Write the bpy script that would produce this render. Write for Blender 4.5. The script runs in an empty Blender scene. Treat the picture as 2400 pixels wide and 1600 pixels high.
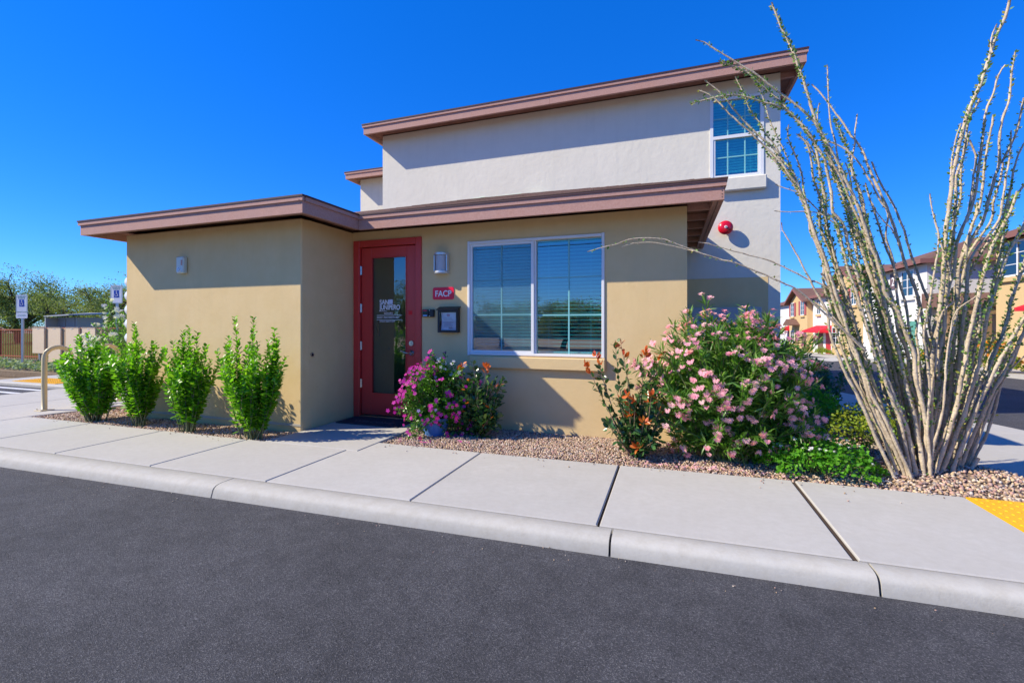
import bpy, math, random
import numpy as np
from mathutils import Vector, Matrix, Euler

C = bpy.context.scene.collection
random.seed(11)
RNG = np.random.default_rng(11)
scene = bpy.context.scene

# ------------------------------------------------------------------ camera, sky, sun, exposure
cd = bpy.data.cameras.new('camera')
cam = bpy.data.objects.new('camera', cd); C.objects.link(cam)
cam.location = (0, 0, 1.14)
cam.rotation_euler = (math.radians(90), 0, 0.334)
cd.sensor_width = 36; cd.lens = 36 * 1062 / 2400
cd.shift_y = -37 / 2400
cd.clip_start = 0.05; cd.clip_end = 3000
scene.camera = cam

SUN_DIR = Vector((2.02, 1.0, -1.8)).normalized()          # the way the light travels
elev = math.asin(-SUN_DIR.z)
to_sun = -SUN_DIR
world = bpy.data.worlds.new('World'); scene.world = world; world.use_nodes = True
nt = world.node_tree; nt.nodes.clear()
wo = nt.nodes.new('ShaderNodeOutputWorld'); bg = nt.nodes.new('ShaderNodeBackground')
sky = nt.nodes.new('ShaderNodeTexSky'); sky.sky_type = 'NISHITA'; sky.sun_disc = False
sky.sun_elevation = elev
sky.sun_rotation = math.atan2(to_sun.x, to_sun.y)
sky.altitude = 800; sky.air_density = 1.0; sky.dust_density = 0.08; sky.ozone_density = 2.5
hs = nt.nodes.new('ShaderNodeHueSaturation'); hs.inputs['Saturation'].default_value = 1.42
gm = nt.nodes.new('ShaderNodeMixRGB'); gm.blend_type = 'MULTIPLY'; gm.inputs[0].default_value = 1.0
gm.inputs[2].default_value = (0.36, 0.66, 1.14, 1)
nt.links.new(sky.outputs[0], hs.inputs['Color']); nt.links.new(hs.outputs[0], gm.inputs[1])
ev = nt.nodes.new('ShaderNodeMixRGB'); ev.inputs[0].default_value = 0.36; ev.inputs[2].default_value = (0.05, 0.96, 4.1, 1)
nt.links.new(gm.outputs[0], ev.inputs[1]); nt.links.new(ev.outputs[0], bg.inputs['Color']); nt.links.new(bg.outputs[0], wo.inputs['Surface'])
bg.inputs['Strength'].default_value = 0.133

sd = bpy.data.lights.new('sun', 'SUN'); sd.energy = 4.2; sd.angle = math.radians(0.5); sd.color = (1.0, 0.905, 0.72)
sun = bpy.data.objects.new('sun', sd); C.objects.link(sun)
sun.rotation_euler = SUN_DIR.to_track_quat('-Z', 'Y').to_euler()
sun.location = (-10, -5, 12)

vs = scene.view_settings
vs.view_transform = 'Standard'; vs.look = 'None'; vs.gamma = 1.0; vs.use_curve_mapping = False
vs.exposure = 0.76
scene.cycles.max_bounces = 12; scene.cycles.transparent_max_bounces = 12
scene.cycles.diffuse_bounces = 8; scene.cycles.glossy_bounces = 4
scene.cycles.caustics_reflective = False; scene.cycles.caustics_refractive = False

# ------------------------------------------------------------------ materials
MATS = {}
def mat(name, col, rough=0.8, spec=0.3, metal=0.0, bump=None, mottle=None, var=0.0, transl=0.0, dark=None, streak=None):
    """bump=(scale, strength, distance, detail); mottle=(scale, amount, other colour); var = per-piece brightness range"""
    if name in MATS: return MATS[name]
    m = bpy.data.materials.new(name); m.use_nodes = True; MATS[name] = m
    t = m.node_tree; n = t.nodes; L = t.links
    b = n['Principled BSDF']
    b.inputs['Roughness'].default_value = rough; b.inputs['Metallic'].default_value = metal
    b.inputs['Specular IOR Level'].default_value = spec
    b.inputs['Base Color'].default_value = (*col, 1)
    src = None
    tc = n.new('ShaderNodeTexCoord')
    def rgb(c): 
        r = n.new('ShaderNodeRGB'); r.outputs[0].default_value = (*c, 1); return r.outputs[0]
    if mottle:
        ms = mottle if isinstance(mottle, list) else [mottle]
        src = rgb(col)
        for (sc, amt, oc) in ms:
            no = n.new('ShaderNodeTexNoise'); no.inputs['Scale'].default_value = sc; no.inputs['Detail'].default_value = 5
            no.inputs['Roughness'].default_value = 0.6
            L.new(tc.outputs['Object'], no.inputs['Vector'])
            mr = n.new('ShaderNodeMapRange'); mr.inputs[1].default_value = 0.38; mr.inputs[2].default_value = 0.66
            mr.inputs[3].default_value = 0; mr.inputs[4].default_value = amt
            L.new(no.outputs['Fac'], mr.inputs[0])
            mx = n.new('ShaderNodeMixRGB'); L.new(mr.outputs[0], mx.inputs[0]); L.new(src, mx.inputs[1]); mx.inputs[2].default_value = (*oc, 1)
            src = mx.outputs[0]
    if streak:
        mp = n.new('ShaderNodeMapping'); mp.inputs['Scale'].default_value = (5, 5, 0.45); L.new(tc.outputs['Object'], mp.inputs[0])
        no = n.new('ShaderNodeTexNoise'); no.inputs['Scale'].default_value = 1.6; no.inputs['Detail'].default_value = 7; no.inputs['Roughness'].default_value = .65; L.new(mp.outputs[0], no.inputs['Vector'])
        mr = n.new('ShaderNodeMapRange'); mr.inputs[1].default_value = .5; mr.inputs[2].default_value = .75; mr.inputs[3].default_value = 0; mr.inputs[4].default_value = streak[0]; L.new(no.outputs['Fac'], mr.inputs[0])
        mx = n.new('ShaderNodeMixRGB'); L.new(mr.outputs[0], mx.inputs[0]); L.new(src, mx.inputs[1]); mx.inputs[2].default_value = (*streak[1], 1); src = mx.outputs[0]
    if var:
        if src is None: src = rgb(col)
        at = n.new('ShaderNodeAttribute'); at.attribute_name = 'var'
        oi = n.new('ShaderNodeObjectInfo')
        ad = n.new('ShaderNodeMath'); ad.operation = 'ADD'; L.new(at.outputs['Fac'], ad.inputs[0]); L.new(oi.outputs['Random'], ad.inputs[1])
        fr = n.new('ShaderNodeMath'); fr.operation = 'FRACT'; L.new(ad.outputs[0], fr.inputs[0])
        if dark:
            cr = n.new('ShaderNodeValToRGB'); e = cr.color_ramp
            while len(e.elements) < len(dark): e.elements.new(0.5)
            for k, c in enumerate(dark):
                e.elements[k].position = k / (len(dark) - 1); e.elements[k].color = (*c, 1)
            L.new(fr.outputs[0], cr.inputs[0]); src = cr.outputs[0]
        else:
            mr = n.new('ShaderNodeMapRange'); mr.inputs[3].default_value = 1 - var; mr.inputs[4].default_value = 1 + var
            L.new(fr.outputs[0], mr.inputs[0])
            mx = n.new('ShaderNodeVectorMath'); mx.operation = 'SCALE'; L.new(src, mx.inputs[0]); L.new(mr.outputs[0], mx.inputs['Scale'])
            src = mx.outputs[0]
    if src is not None: L.new(src, b.inputs['Base Color'])
    if bump:
        prev = None
        for (sc, st, di, de) in (bump if isinstance(bump, list) else [bump]):
            no = n.new('ShaderNodeTexNoise'); no.inputs['Scale'].default_value = sc; no.inputs['Detail'].default_value = de
            L.new(tc.outputs['Object'], no.inputs['Vector'])
            bp = n.new('ShaderNodeBump'); bp.inputs['Strength'].default_value = st; bp.inputs['Distance'].default_value = di
            L.new(no.outputs['Fac'], bp.inputs['Height'])
            if prev: L.new(prev, bp.inputs['Normal'])
            prev = bp.outputs[0]
        L.new(prev, b.inputs['Normal'])
    if transl:
        tr = n.new('ShaderNodeBsdfTranslucent')
        if src is not None:
            sc2 = n.new('ShaderNodeVectorMath'); sc2.operation = 'MULTIPLY'; sc2.inputs[1].default_value = (1.5, 1.6, 0.7)
            L.new(src, sc2.inputs[0]); L.new(sc2.outputs[0], tr.inputs[0])
        else: tr.inputs[0].default_value = (*col, 1)
        mx = n.new('ShaderNodeMixShader'); mx.inputs[0].default_value = transl
        L.new(b.outputs[0], mx.inputs[1]); L.new(tr.outputs[0], mx.inputs[2])
        L.new(mx.outputs[0], n['Material Output'].inputs['Surface'])
    return m

def glass_mat(name, tint, ior=1.9, refl=1.0):
    m = bpy.data.materials.new(name); m.use_nodes = True; t = m.node_tree; n = t.nodes; L = t.links; n.clear()
    o = n.new('ShaderNodeOutputMaterial'); tr = n.new('ShaderNodeBsdfTransparent'); tr.inputs[0].default_value = (*tint, 1)
    gl = n.new('ShaderNodeBsdfGlossy'); gl.inputs['Roughness'].default_value = 0.0; gl.inputs[0].default_value = (refl, refl, refl, 1)
    fr = n.new('ShaderNodeFresnel'); fr.inputs[0].default_value = ior
    tc = n.new('ShaderNodeTexCoord'); no = n.new('ShaderNodeTexNoise'); no.inputs['Scale'].default_value = 1.3; no.inputs['Detail'].default_value = 1
    bp = n.new('ShaderNodeBump'); bp.inputs['Strength'].default_value = 0.03; bp.inputs['Distance'].default_value = 0.02
    L.new(tc.outputs['Object'], no.inputs['Vector']); L.new(no.outputs['Fac'], bp.inputs['Height']); L.new(bp.outputs[0], gl.inputs['Normal'])
    mx = n.new('ShaderNodeMixShader'); ge = n.new('ShaderNodeNewGeometry'); sb = n.new('ShaderNodeMath'); sb.operation = 'SUBTRACT'; sb.inputs[0].default_value = 1.0; L.new(ge.outputs['Backfacing'], sb.inputs[1])
    ml = n.new('ShaderNodeMath'); ml.operation = 'MULTIPLY'; L.new(fr.outputs[0], ml.inputs[0]); L.new(sb.outputs[0], ml.inputs[1])
    mx = mx; L.new(ml.outputs[0], mx.inputs[0]); L.new(tr.outputs[0], mx.inputs[1]); L.new(gl.outputs[0], mx.inputs[2])
    L.new(mx.outputs[0], o.inputs['Surface']); MATS[name] = m; return m

M_TAN = mat('tan_stucco', (0.72, 0.535, 0.275), 0.92, 0.1, bump=[(170, 0.3, 0.003, 5), (24, 0.2, 0.008, 4)], mottle=[(0.9, 0.45, (0.76, 0.58, 0.33)), (5, 0.35, (0.66, 0.47, 0.22)), (1.7, .35, (.64,.49,.27))], streak=(.25, (.60,.46,.25)))
M_WHITE = mat('white_stucco', (0.70, 0.66, 0.56), 0.92, 0.15, bump=[(150, 0.35, 0.003, 6), (14, 0.3, 0.012, 4)], mottle=[(0.8, 0.4, (0.74, 0.70, 0.61)), (4, 0.3, (0.63, 0.60, 0.51))], streak=(.28, (.58,.55,.47)))
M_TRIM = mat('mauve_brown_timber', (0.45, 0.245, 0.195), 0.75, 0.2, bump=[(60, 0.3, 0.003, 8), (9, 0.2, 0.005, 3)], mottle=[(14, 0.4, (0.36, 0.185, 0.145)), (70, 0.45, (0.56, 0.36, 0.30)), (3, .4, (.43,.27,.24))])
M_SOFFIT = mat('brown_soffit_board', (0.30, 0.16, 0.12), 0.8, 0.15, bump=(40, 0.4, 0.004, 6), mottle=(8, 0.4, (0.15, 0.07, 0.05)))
M_SHINGLE = mat('brown_asphalt_shingle', (0.17, 0.105, 0.085), 0.95, 0.1, bump=(250, 0.7, 0.004, 4), var=0.22, mottle=(90, 0.5, (0.26, 0.18, 0.15)))
M_DRIP = mat('dark_drip_edge', (0.07, 0.035, 0.04), 0.6, 0.3)
M_CONC = mat('pale_concrete', (0.47, 0.455, 0.42), 0.9, 0.15, bump=[(220, 0.35, 0.002, 6), (40, 0.15, 0.003, 3)], var=0.03, mottle=[(1.1, 0.6, (0.52, 0.50, 0.47)), (2.7, .5, (.41,.395,.36)), (9, 0.4, (0.42, 0.40, 0.36)), (120, 0.3, (0.40, 0.38, 0.34)), (0.55, .45, (.44,.415,.365)), (22, .25, (.36,.34,.30))])
M_CURB = mat('kerb_concrete', (0.47, 0.45, 0.40), 0.85, 0.25, bump=[(150, 0.4, 0.002, 6), (30, 0.2, 0.004, 3)], var=0.04, mottle=[(2.2, 0.6, (0.41, 0.40, 0.37)), (13, 0.55, (0.38, 0.35, 0.29)), (70, 0.3, (0.52, 0.50, 0.44))])
M_JOINT = mat('dark_joint_filler', (0.07, 0.05, 0.038), 0.95, 0.1, bump=(120, 0.6, 0.004, 4))
M_RED = mat('red_painted_steel', (0.56, 0.045, 0.038), 0.35, 0.45, bump=(300, 0.05, 0.001, 2))
M_VINYL = mat('white_vinyl', (0.72, 0.73, 0.74), 0.4, 0.4)
M_STEEL = mat('brushed_steel', (0.6, 0.6, 0.6), 0.28, 0.5, metal=1.0)
M_BLACK = mat('black_plastic', (0.018, 0.018, 0.022), 0.4, 0.4)
M_BLIND = mat('white_blind_slat', (0.62, 0.66, 0.64), 0.5, 0.3)
M_SIGNW = mat('white_sign_print', (0.8, 0.8, 0.8), 0.5, 0.3)
M_INT = mat('interior_paint', (0.50, 0.54, 0.48), 0.9, 0.1)
M_INTF = mat('interior_floor', (0.10, 0.09, 0.08), 0.6, 0.2)
G_WIN = glass_mat('tinted_window_glass', (0.50, 0.92, 0.96), 3.0, 1.0)
G_DOOR = glass_mat('door_glass', (0.75, 0.88, 0.84), 2.3, 1.0)
G_CLEAR = glass_mat('clear_cover', (0.9, 0.92, 0.95), 1.45, 1.0)

# ------------------------------------------------------------------ mesh helpers
class MB:
    def __init__(s): s.v = []; s.f = []; s.m = []; s.var = []
    def add(s, vs_, fs, mi=0, var=0.0):
        k = len(s.v); s.v += [tuple(p) for p in vs_]; s.f += [tuple(i + k for i in f) for f in fs]
        s.m += [mi] * len(fs); s.var += [var] * len(fs); return s
    def box(s, x0, x1, y0, y1, z0, z1, mi=0, var=0.0, bev=0.0):
        if bev <= 0:
            v = [(x, y, z) for z in (z0, z1) for y in (y0, y1) for x in (x0, x1)]
            return s.add(v, [(0, 2, 3, 1), (4, 5, 7, 6), (0, 1, 5, 4), (2, 6, 7, 3), (0, 4, 6, 2), (1, 3, 7, 5)], mi, var)
        b = bev
        v = [(x0+b,y0+b,z0),(x1-b,y0+b,z0),(x1-b,y1-b,z0),(x0+b,y1-b,z0),
             (x0+b,y0+b,z1),(x1-b,y0+b,z1),(x1-b,y1-b,z1),(x0+b,y1-b,z1),
             (x0+b,y0,z0+b),(x1-b,y0,z0+b),(x1-b,y0,z1-b),(x0+b,y0,z1-b),
             (x0+b,y1,z0+b),(x1-b,y1,z0+b),(x1-b,y1,z1-b),(x0+b,y1,z1-b),
             (x0,y0+b,z0+b),(x0,y1-b,z0+b),(x0,y1-b,z1-b),(x0,y0+b,z1-b),
             (x1,y0+b,z0+b),(x1,y1-b,z0+b),(x1,y1-b,z1-b),(x1,y0+b,z1-b)]
        f = [(0,3,2,1),(4,5,6,7),(8,9,10,11),(12,15,14,13),(16,19,18,17),(20,21,22,23),
             (0,1,9,8),(3,12,13,2),(4,11,10,5),(7,6,14,15),(0,16,17,3),(4,7,18,19),(1,2,21,20),(5,23,22,6),
             (8,11,19,16),(9,20,23,10),(12,17,18,15),(13,14,22,21),
             (0,8,16),(1,20,9),(2,13,21),(3,17,12),(4,19,11),(5,10,23),(6,22,14),(7,15,18)]
        return s.add(v, f, mi, var)
    def obox(s, M, sx, sy, sz, mi=0, var=0.0):
        v = [M @ Vector((x*sx/2, y*sy/2, z*sz/2)) for z in (-1,1) for y in (-1,1) for x in (-1,1)]
        return s.add(v, [(0,2,3,1),(4,5,7,6),(0,1,5,4),(2,6,7,3),(0,4,6,2),(1,3,7,5)], mi, var)
    def tube(s, pts, rad, n=8, mi=0, cap=True, var=0.0, wob=0.0):
        pts = [Vector(p) for p in pts]; N = len(pts)
        if not hasattr(rad, '__len__'): rad = [rad] * N
        ref = Vector((0.13, 0.27, 0.95)).normalized(); rings = []
        for i, p in enumerate(pts):
            d = (pts[min(i+1, N-1)] - pts[max(i-1, 0)])
            d = d.normalized() if d.length > 1e-9 else Vector((0,0,1))
            a = d.cross(ref)
            if a.length < 0.05: a = d.cross(Vector((1,0,0)))
            a.normalize(); b = d.cross(a)
            for k in range(n):
                t = 2*math.pi*k/n; r = rad[i] * (1 + (random.uniform(-wob, wob) if wob else 0))
                rings.append(p + a*(math.cos(t)*r) + b*(math.sin(t)*r))
        f = [(i*n+k, i*n+(k+1)%n, (i+1)*n+(k+1)%n, (i+1)*n+k) for i in range(N-1) for k in range(n)]
        if cap: f += [tuple(range(n)), tuple((N-1)*n + k for k in reversed(range(n)))]
        return s.add(rings, f, mi, var)
    def prism(s, poly, z0, z1, mi=0, var=0.0):
        n = len(poly)
        v = [(x, y, z0) for x, y in poly] + [(x, y, z1) for x, y in poly]
        return s.add(v, [tuple(reversed(range(n))), tuple(range(n, 2*n))] + [(i, (i+1)%n, n+(i+1)%n, n+i) for i in range(n)], mi, var)
    def disc(s, c, ax, r0, r1, h, n=24, mi=0):
        c = Vector(c); ax = Vector(ax).normalized()
        return s.tube([c, c + ax*h], [r0, r1], n, mi)
    def mesh(s, name, mats, smooth=False):
        me = bpy.data.meshes.new(name); me.from_pydata(s.v, [], s.f)
        for m in (mats if isinstance(mats, (list, tuple)) else [mats]): me.materials.append(m)
        me.polygons.foreach_set('material_index', s.m)
        if any(s.var):
            a = me.attributes.new('var', 'FLOAT', 'FACE'); a.data.foreach_set('value', s.var)
        if smooth: me.polygons.foreach_set('use_smooth', [True]*len(s.f))
        me.update(); return me

def thing(name, label, cat, loc=(0,0,0), group=None, kind=None):
    o = bpy.data.objects.new(name, None); C.objects.link(o); o.location = loc; o.empty_display_size = 0.1
    if label: o['label'] = label
    if cat: o['category'] = cat
    if group: o['group'] = group
    if kind: o['kind'] = kind
    return o
WORLD_OFF = {}
def part(name, mb, mats, parent=None, smooth=False, kind=None, label=None):
    """mb holds world coordinates; the part keeps them whatever its parent's place"""
    me = mb.mesh(name, mats, smooth) if isinstance(mb, MB) else mb
    o = bpy.data.objects.new(name, me); C.objects.link(o)
    if parent is not None:
        o.parent = parent
        if parent.type == 'EMPTY': o.location = -parent.location
    if kind: o['kind'] = kind
    if label: o['label'] = label
    return o
def solo(name, mb, mats, label, cat, group=None, smooth=False, kind=None):
    o = part(name, mb, mats, None, smooth)
    if label: o['label'] = label
    if cat: o['category'] = cat
    if group: o['group'] = group
    if kind: o['kind'] = kind
    return o
def box(*a, **k): return MB().box(*a, **k)

def text_mesh(s, size, M, depth=0.001, font_scale_x=1.0, bold=0.0, align='LEFT', spacing=1.0):
    cu = bpy.data.curves.new('lettering', 'FONT'); cu.body = s; cu.size = size; cu.extrude = depth; cu.offset = bold
    cu.align_x = align; cu.space_character = spacing
    ob = bpy.data.objects.new('lettering', cu); C.objects.link(ob)
    dg = bpy.context.evaluated_depsgraph_get(); me = bpy.data.meshes.new_from_object(ob.evaluated_get(dg))
    bpy.data.objects.remove(ob)
    me.transform(Matrix.Diagonal((font_scale_x, 1, 1, 1))); me.transform(M); return me
FRONT = Matrix.Rotation(math.radians(90), 4, 'X')            # text facing -Y
def text_front(name, s, size, x, y, z, m, parent, **k):
    me = text_mesh(s, size, Matrix.Translation((x, y, z)) @ FRONT, **k); me.materials.append(m)
    me.name = name; return part(name, me, None, parent)

def gz(x, y):
    """height of the ground: it falls away behind and right of the building"""
    t = min(1, max(0, (x + 1.5) / 3.0)); t = t*t*(3-2*t)
    return -0.03 * max(0.0, y - 6.0) * t

# ------------------------------------------------------------------ ground, road, pavement
def grid_sheet(name, x0, x1, y0, y1, nx, ny, zf, m, label=None):
    mb = MB(); v = []; f = []
    for j in range(ny+1):
        for i in range(nx+1):
            x = x0 + (x1-x0)*i/nx; y = y0 + (y1-y0)*j/ny; v.append((x, y, zf(x, y)))
    for j in range(ny):
        for i in range(nx):
            a = j*(nx+1)+i; f.append((a, a+1, a+nx+2, a+nx+1))
    mb.add(v, f); o = part(name, mb, m, None, True); o['kind'] = 'structure'
    if label: o['label'] = label
    return o

M_DIRT = mat('dry_soil', (0.24, 0.18, 0.12), 0.95, 0.1, bump=(20, 0.6, 0.02, 6), mottle=[(0.4, 0.5, (0.30, 0.24, 0.17)), (12, 0.4, (0.17, 0.12, 0.08))])
def ground_z(x, y):
    if -1200 < x < 1200: return gz(x, min(y, 80)) - 0.16
    return -0.16
mbg = MB()
xs = [-1500, -200, -40, -12, -4, -1.5, -0.8, 0, 0.8, 1.5, 6, 14, 40, 200, 1500]; ys = [-1500, -200, -30, 0, 6, 12, 20, 30, 45, 80, 300, 1500]
v = [(x, y, gz(x, min(y, 80)) - 0.16) for y in ys for x in xs]
n_ = len(xs)
mbg.add(v, [(j*n_+i, j*n_+i+1, (j+1)*n_+i+1, (j+1)*n_+i) for j in range(len(ys)-1) for i in range(n_-1)])
o = part('ground', mbg, M_DIRT); o['kind'] = 'structure'

# asphalt: speckled aggregate in the material
def asphalt(name, base, hi):
    m = bpy.data.materials.new(name); m.use_nodes = True; t = m.node_tree; n = t.nodes; L = t.links; b = n['Principled BSDF']
    tc = n.new('ShaderNodeTexCoord')
    vo = n.new('ShaderNodeTexVoronoi'); vo.inputs['Scale'].default_value = 260; L.new(tc.outputs['Object'], vo.inputs['Vector'])
    n1 = n.new('ShaderNodeTexNoise'); n1.inputs['Scale'].default_value = 1.1; n1.inputs['Detail'].default_value = 4; L.new(tc.outputs['Object'], n1.inputs['Vector'])
    n2 = n.new('ShaderNodeTexNoise'); n2.inputs['Scale'].default_value = 75; n2.inputs['Detail'].default_value = 6; n2.inputs['Roughness'].default_value = 0.8; L.new(tc.outputs['Object'], n2.inputs['Vector'])
    sep = n.new('ShaderNodeSeparateColor'); L.new(vo.outputs['Color'], sep.inputs[0])
    cr = n.new('ShaderNodeValToRGB'); e = cr.color_ramp.elements
    e[0].position = 0.0; e[0].color = (base*0.66, base*0.66, base*0.72, 1); e[1].position = 1.0; e[1].color = (hi, hi*0.98, hi*1.0, 1)
    k = cr.color_ramp.elements.new(0.72); k.color = (base*1.15, base*1.13, base*1.22, 1)
    L.new(sep.outputs[0], cr.inputs[0])
    mx = n.new('ShaderNodeMixRGB'); mx.blend_type = 'MULTIPLY'; mx.inputs[0].default_value = 1
    mr = n.new('ShaderNodeMapRange'); mr.inputs[1].default_value = 0.3; mr.inputs[2].default_value = 0.7; mr.inputs[3].default_value = 0.82; mr.inputs[4].default_value = 1.14
    L.new(n1.outputs['Fac'], mr.inputs[0]); L.new(cr.outputs[0], mx.inputs[1]); L.new(mr.outputs[0], mx.inputs[2]); L.new(mx.outputs[0], b.inputs['Base Color'])
    bp = n.new('ShaderNodeBump'); bp.inputs['Strength'].default_value = 0.9; bp.inputs['Distance'].default_value = 0.006; L.new(n2.outputs['Fac'], bp.inputs['Height'])
    bp2 = n.new('ShaderNodeBump'); bp2.inputs['Strength'].default_value = 0.7; bp2.inputs['Distance'].default_value = 0.004; L.new(vo.outputs['Distance'], bp2.inputs['Height']); L.new(bp.outputs[0], bp2.inputs['Normal'])
    v2 = n.new('ShaderNodeTexVoronoi'); v2.inputs['Scale'].default_value = 34; L.new(tc.outputs['Object'], v2.inputs['Vector'])
    m2 = n.new('ShaderNodeMapRange'); m2.inputs[1].default_value = 0.10; m2.inputs[2].default_value = 0.19; m2.inputs[3].default_value = 0.45; m2.inputs[4].default_value = 1.0; L.new(v2.outputs['Distance'], m2.inputs[0])
    n4 = n.new('ShaderNodeTexNoise'); n4.inputs['Scale'].default_value = 9; n4.inputs['Detail'].default_value = 6; L.new(tc.outputs['Object'], n4.inputs['Vector'])
    m4 = n.new('ShaderNodeMapRange'); m4.inputs[1].default_value = 0.3; m4.inputs[2].default_value = 0.7; m4.inputs[3].default_value = 0.84; m4.inputs[4].default_value = 1.14; L.new(n4.outputs['Fac'], m4.inputs[0])
    for src_ in (m2.outputs[0], m4.outputs[0]):
        mq = n.new('ShaderNodeVectorMath'); mq.operation = 'SCALE'; L.new(b.inputs['Base Color'].links[0].from_socket, mq.inputs[0]); L.new(src_, mq.inputs['Scale']); L.new(mq.outputs[0], b.inputs['Base Color'])
    L.new(bp2.outputs[0], b.inputs['Normal']); b.inputs['Roughness'].default_value = 0.82; b.inputs['Specular IOR Level'].default_value = 0.35
    MATS[name] = m; return m
M_ASPH = asphalt('fresh_asphalt', 0.060, 0.150)
M_ASPH2 = asphalt('rear_asphalt', 0.060, 0.15)

def kerb_back(x): return 2.61 + 0.025*x          # back line of the kerb (meets the slabs)
def kerb_front(x): return 2.45 + 0.035*x         # where the kerb meets the asphalt
ZR = -0.085
mb = MB()
xs_ = [-60 + 2*i for i in range(0, 61)]
row = [(x, (kerb_front(max(-9, min(5, x))) + 0.03), ZR) for x in xs_]; low = [(x, -3.6, ZR) for x in xs_]
n_ = len(xs_); mb.add(low + row, [(i, i+1, n_+i+1, n_+i) for i in range(n_-1)])
o = part('road', mb, M_ASPH); o['kind'] = 'structure'
mb = MB(); mb.box(-60, 60, -6.0, -3.6, -0.14, 0.02)
o = part('bounce_pavement', mb, M_CONC); o['kind'] = 'structure'  # unseen concrete behind the camera, added to bounce light into the shade

# kerb: rounded nose, cast in lengths
kerb = thing('kerb', None, None, (0, 2.5, 0), kind='structure')
kj = [-60, -9.3, -6.15, -3.08, -0.30, 0.905, 4.2, 8, 60]
for a, b in zip(kj, kj[1:]):
    g = 0.006; a2, b2 = a+g, b-g; mb = MB(); N = max(2, int((b2-a2)/0.25) if b2-a2 < 8 else 12); rows = []
    for i in range(N+1):
        x = a2 + (b2-a2)*i/N; xc = max(-9, min(5, x)); yb, yf = kerb_back(xc)-0.006, kerb_front(xc); w = yb-yf
        wb = 0.0012*math.sin(x*9+a)
        prof = [(yb, -0.2), (yb, -0.004), (yb-0.004, 0.0), (yf+0.50*w, -.001+wb), (yf+0.33*w, -0.004+wb), (yf+0.22*w, -0.010+wb), (yf+0.14*w, -0.020), (yf+0.09*w, -0.033), (yf+0.05*w, -0.058), (yf, ZR-0.005), (yf, -0.2)]
        rows.append([(x, y, z) for y, z in prof])
    P = len(rows[0]); flat = [p for r in rows for p in r]
    f = [(i*P+k, (i+1)*P+k, (i+1)*P+k+1, i*P+k+1) for i in range(N) for k in range(P-1)]
    f += [tuple(range(P)), tuple(N*P+k for k in reversed(range(P)))]
    mb.add(flat, [tuple(reversed(q)) for q in f], 0, random.random()*0.9+0.01)
    ob_ = part('kerb_length', mb, M_CURB, kerb, True)
    sm_ = [True]*len(ob_.data.polygons); sm_[-1] = sm_[-2] = False; ob_.data.polygons.foreach_set('use_smooth', sm_)
    ee = [e for e in ob_.data.edges]; shp = ob_.data.attributes.new('sharp_edge', 'BOOLEAN', 'EDGE')
    ends = set(range(P)) | set(range(N*P, N*P+P))
    shp.data.foreach_set('value', [(e.vertices[0] in ends and e.vertices[1] in ends and (e.vertices[0] < P) == (e.vertices[1] < P)) for e in ee])
mb = MB(); mb.add([(-60, 2.2, -0.115), (60, 2.55, -0.115), (60, 2.9, -0.03), (-60, 2.6, -0.03)], [(0,1,2,3)])
part('joint_filler', mb, M_JOINT, kerb)

# pavement slabs
walk = thing('pavement', None, None, (0, 3.2, 0), kind='structure')
def slab(poly, top=0.0, drop=0.12, bev=0.006, lab=None):
    n = len(poly); cx = sum(p[0] for p in poly)/n; cy = sum(p[1] for p in poly)/n
    def ins(d):
        out = []
        for i in range(n):
            p0, p, p1 = Vector(poly[i-1]), Vector(poly[i]), Vector(poly[(i+1)%n])
            e0 = (p-p0).normalized(); e1 = (p1-p).normalized(); n0 = Vector((-e0.y, e0.x)); n1 = Vector((-e1.y, e1.x))
            bis = (n0+n1); bis = bis / max(0.3, bis.length**2) * 2
            out.append(p + bis*d)
        return out
    inn = ins(bev); low = poly
    z = lambda x, y: gz(x, y) + top
    v = [(x, y, z(x, y)-drop) for x, y in low] + [(x, y, z(x, y)-bev) for x, y in low] + [(p.x, p.y, z(p.x, p.y)) for p in inn]
    f = [(i, (i+1)%n, n+(i+1)%n, n+i) for i in range(n)] + [(n+i, n+(i+1)%n, 2*n+(i+1)%n, 2*n+i) for i in range(n)] + [tuple(range(2*n, 3*n))]
    mb = MB(); mb.add(v, f, 0, random.random()*0.95+0.01)
    return part('slab', mb, M_CONC, walk, label=lab)
def front_edge(x): return 3.37 + 0.0*x if x < -7.6 else 3.385 + (x+7.6)*0.012
jx = [-2.80-1.2*k for k in range(8)][::-1]                       # scored joints on the left
g = 0.005
prev = jx[0]
for a, b in zip(jx, jx[1:]):
    ya = 3.385 if a < -7.5 else front_edge(a); yb = 3.385 if b < -7.5 else front_edge(b)
    if b <= -7.9: ya = yb = 3.36
    slab([(a+g, kerb_back(max(-9, a))+.013), (b-g, kerb_back(b)+.013), (b-g, yb), (a+g, ya)])
# path to the door and slab in front of it
slab([(-3.79, 3.445), (-2.69, 3.445), (-2.69, 3.775), (-2.69, 4.72), (-3.75, 4.74), (-3.76, 3.95)])
slab([(-2.80+g, kerb_back(-2.8)+.013), (-1.60-g, kerb_back(-1.6)+.013), (-1.60-g, 3.76), (-2.68, 3.755), (-2.68, 3.435), (-2.80+g, 3.435)])
slab([(-1.60+g, kerb_back(-1.6)+.013), (-0.385-.008, kerb_back(-.385)+.013), (-0.385-.008, 3.79), (-1.60+g, 3.76)])
slab([(-0.385+.008, kerb_back(-.385)+.013), (0.862-.014, kerb_back(.862)+.013), (0.862-.014, 3.835), (-0.385+.008, 3.79)])
slab([(0.862+.014, kerb_back(.862)+.013), (1.855, kerb_back(1.855)+.013), (1.855, 3.84), (0.862+.014, 3.835)])
slab([(1.862, kerb_back(1.86)+.013), (4.2, kerb_back(4.2)+.013), (4.2, 3.18), (1.862, 3.05)])
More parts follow.
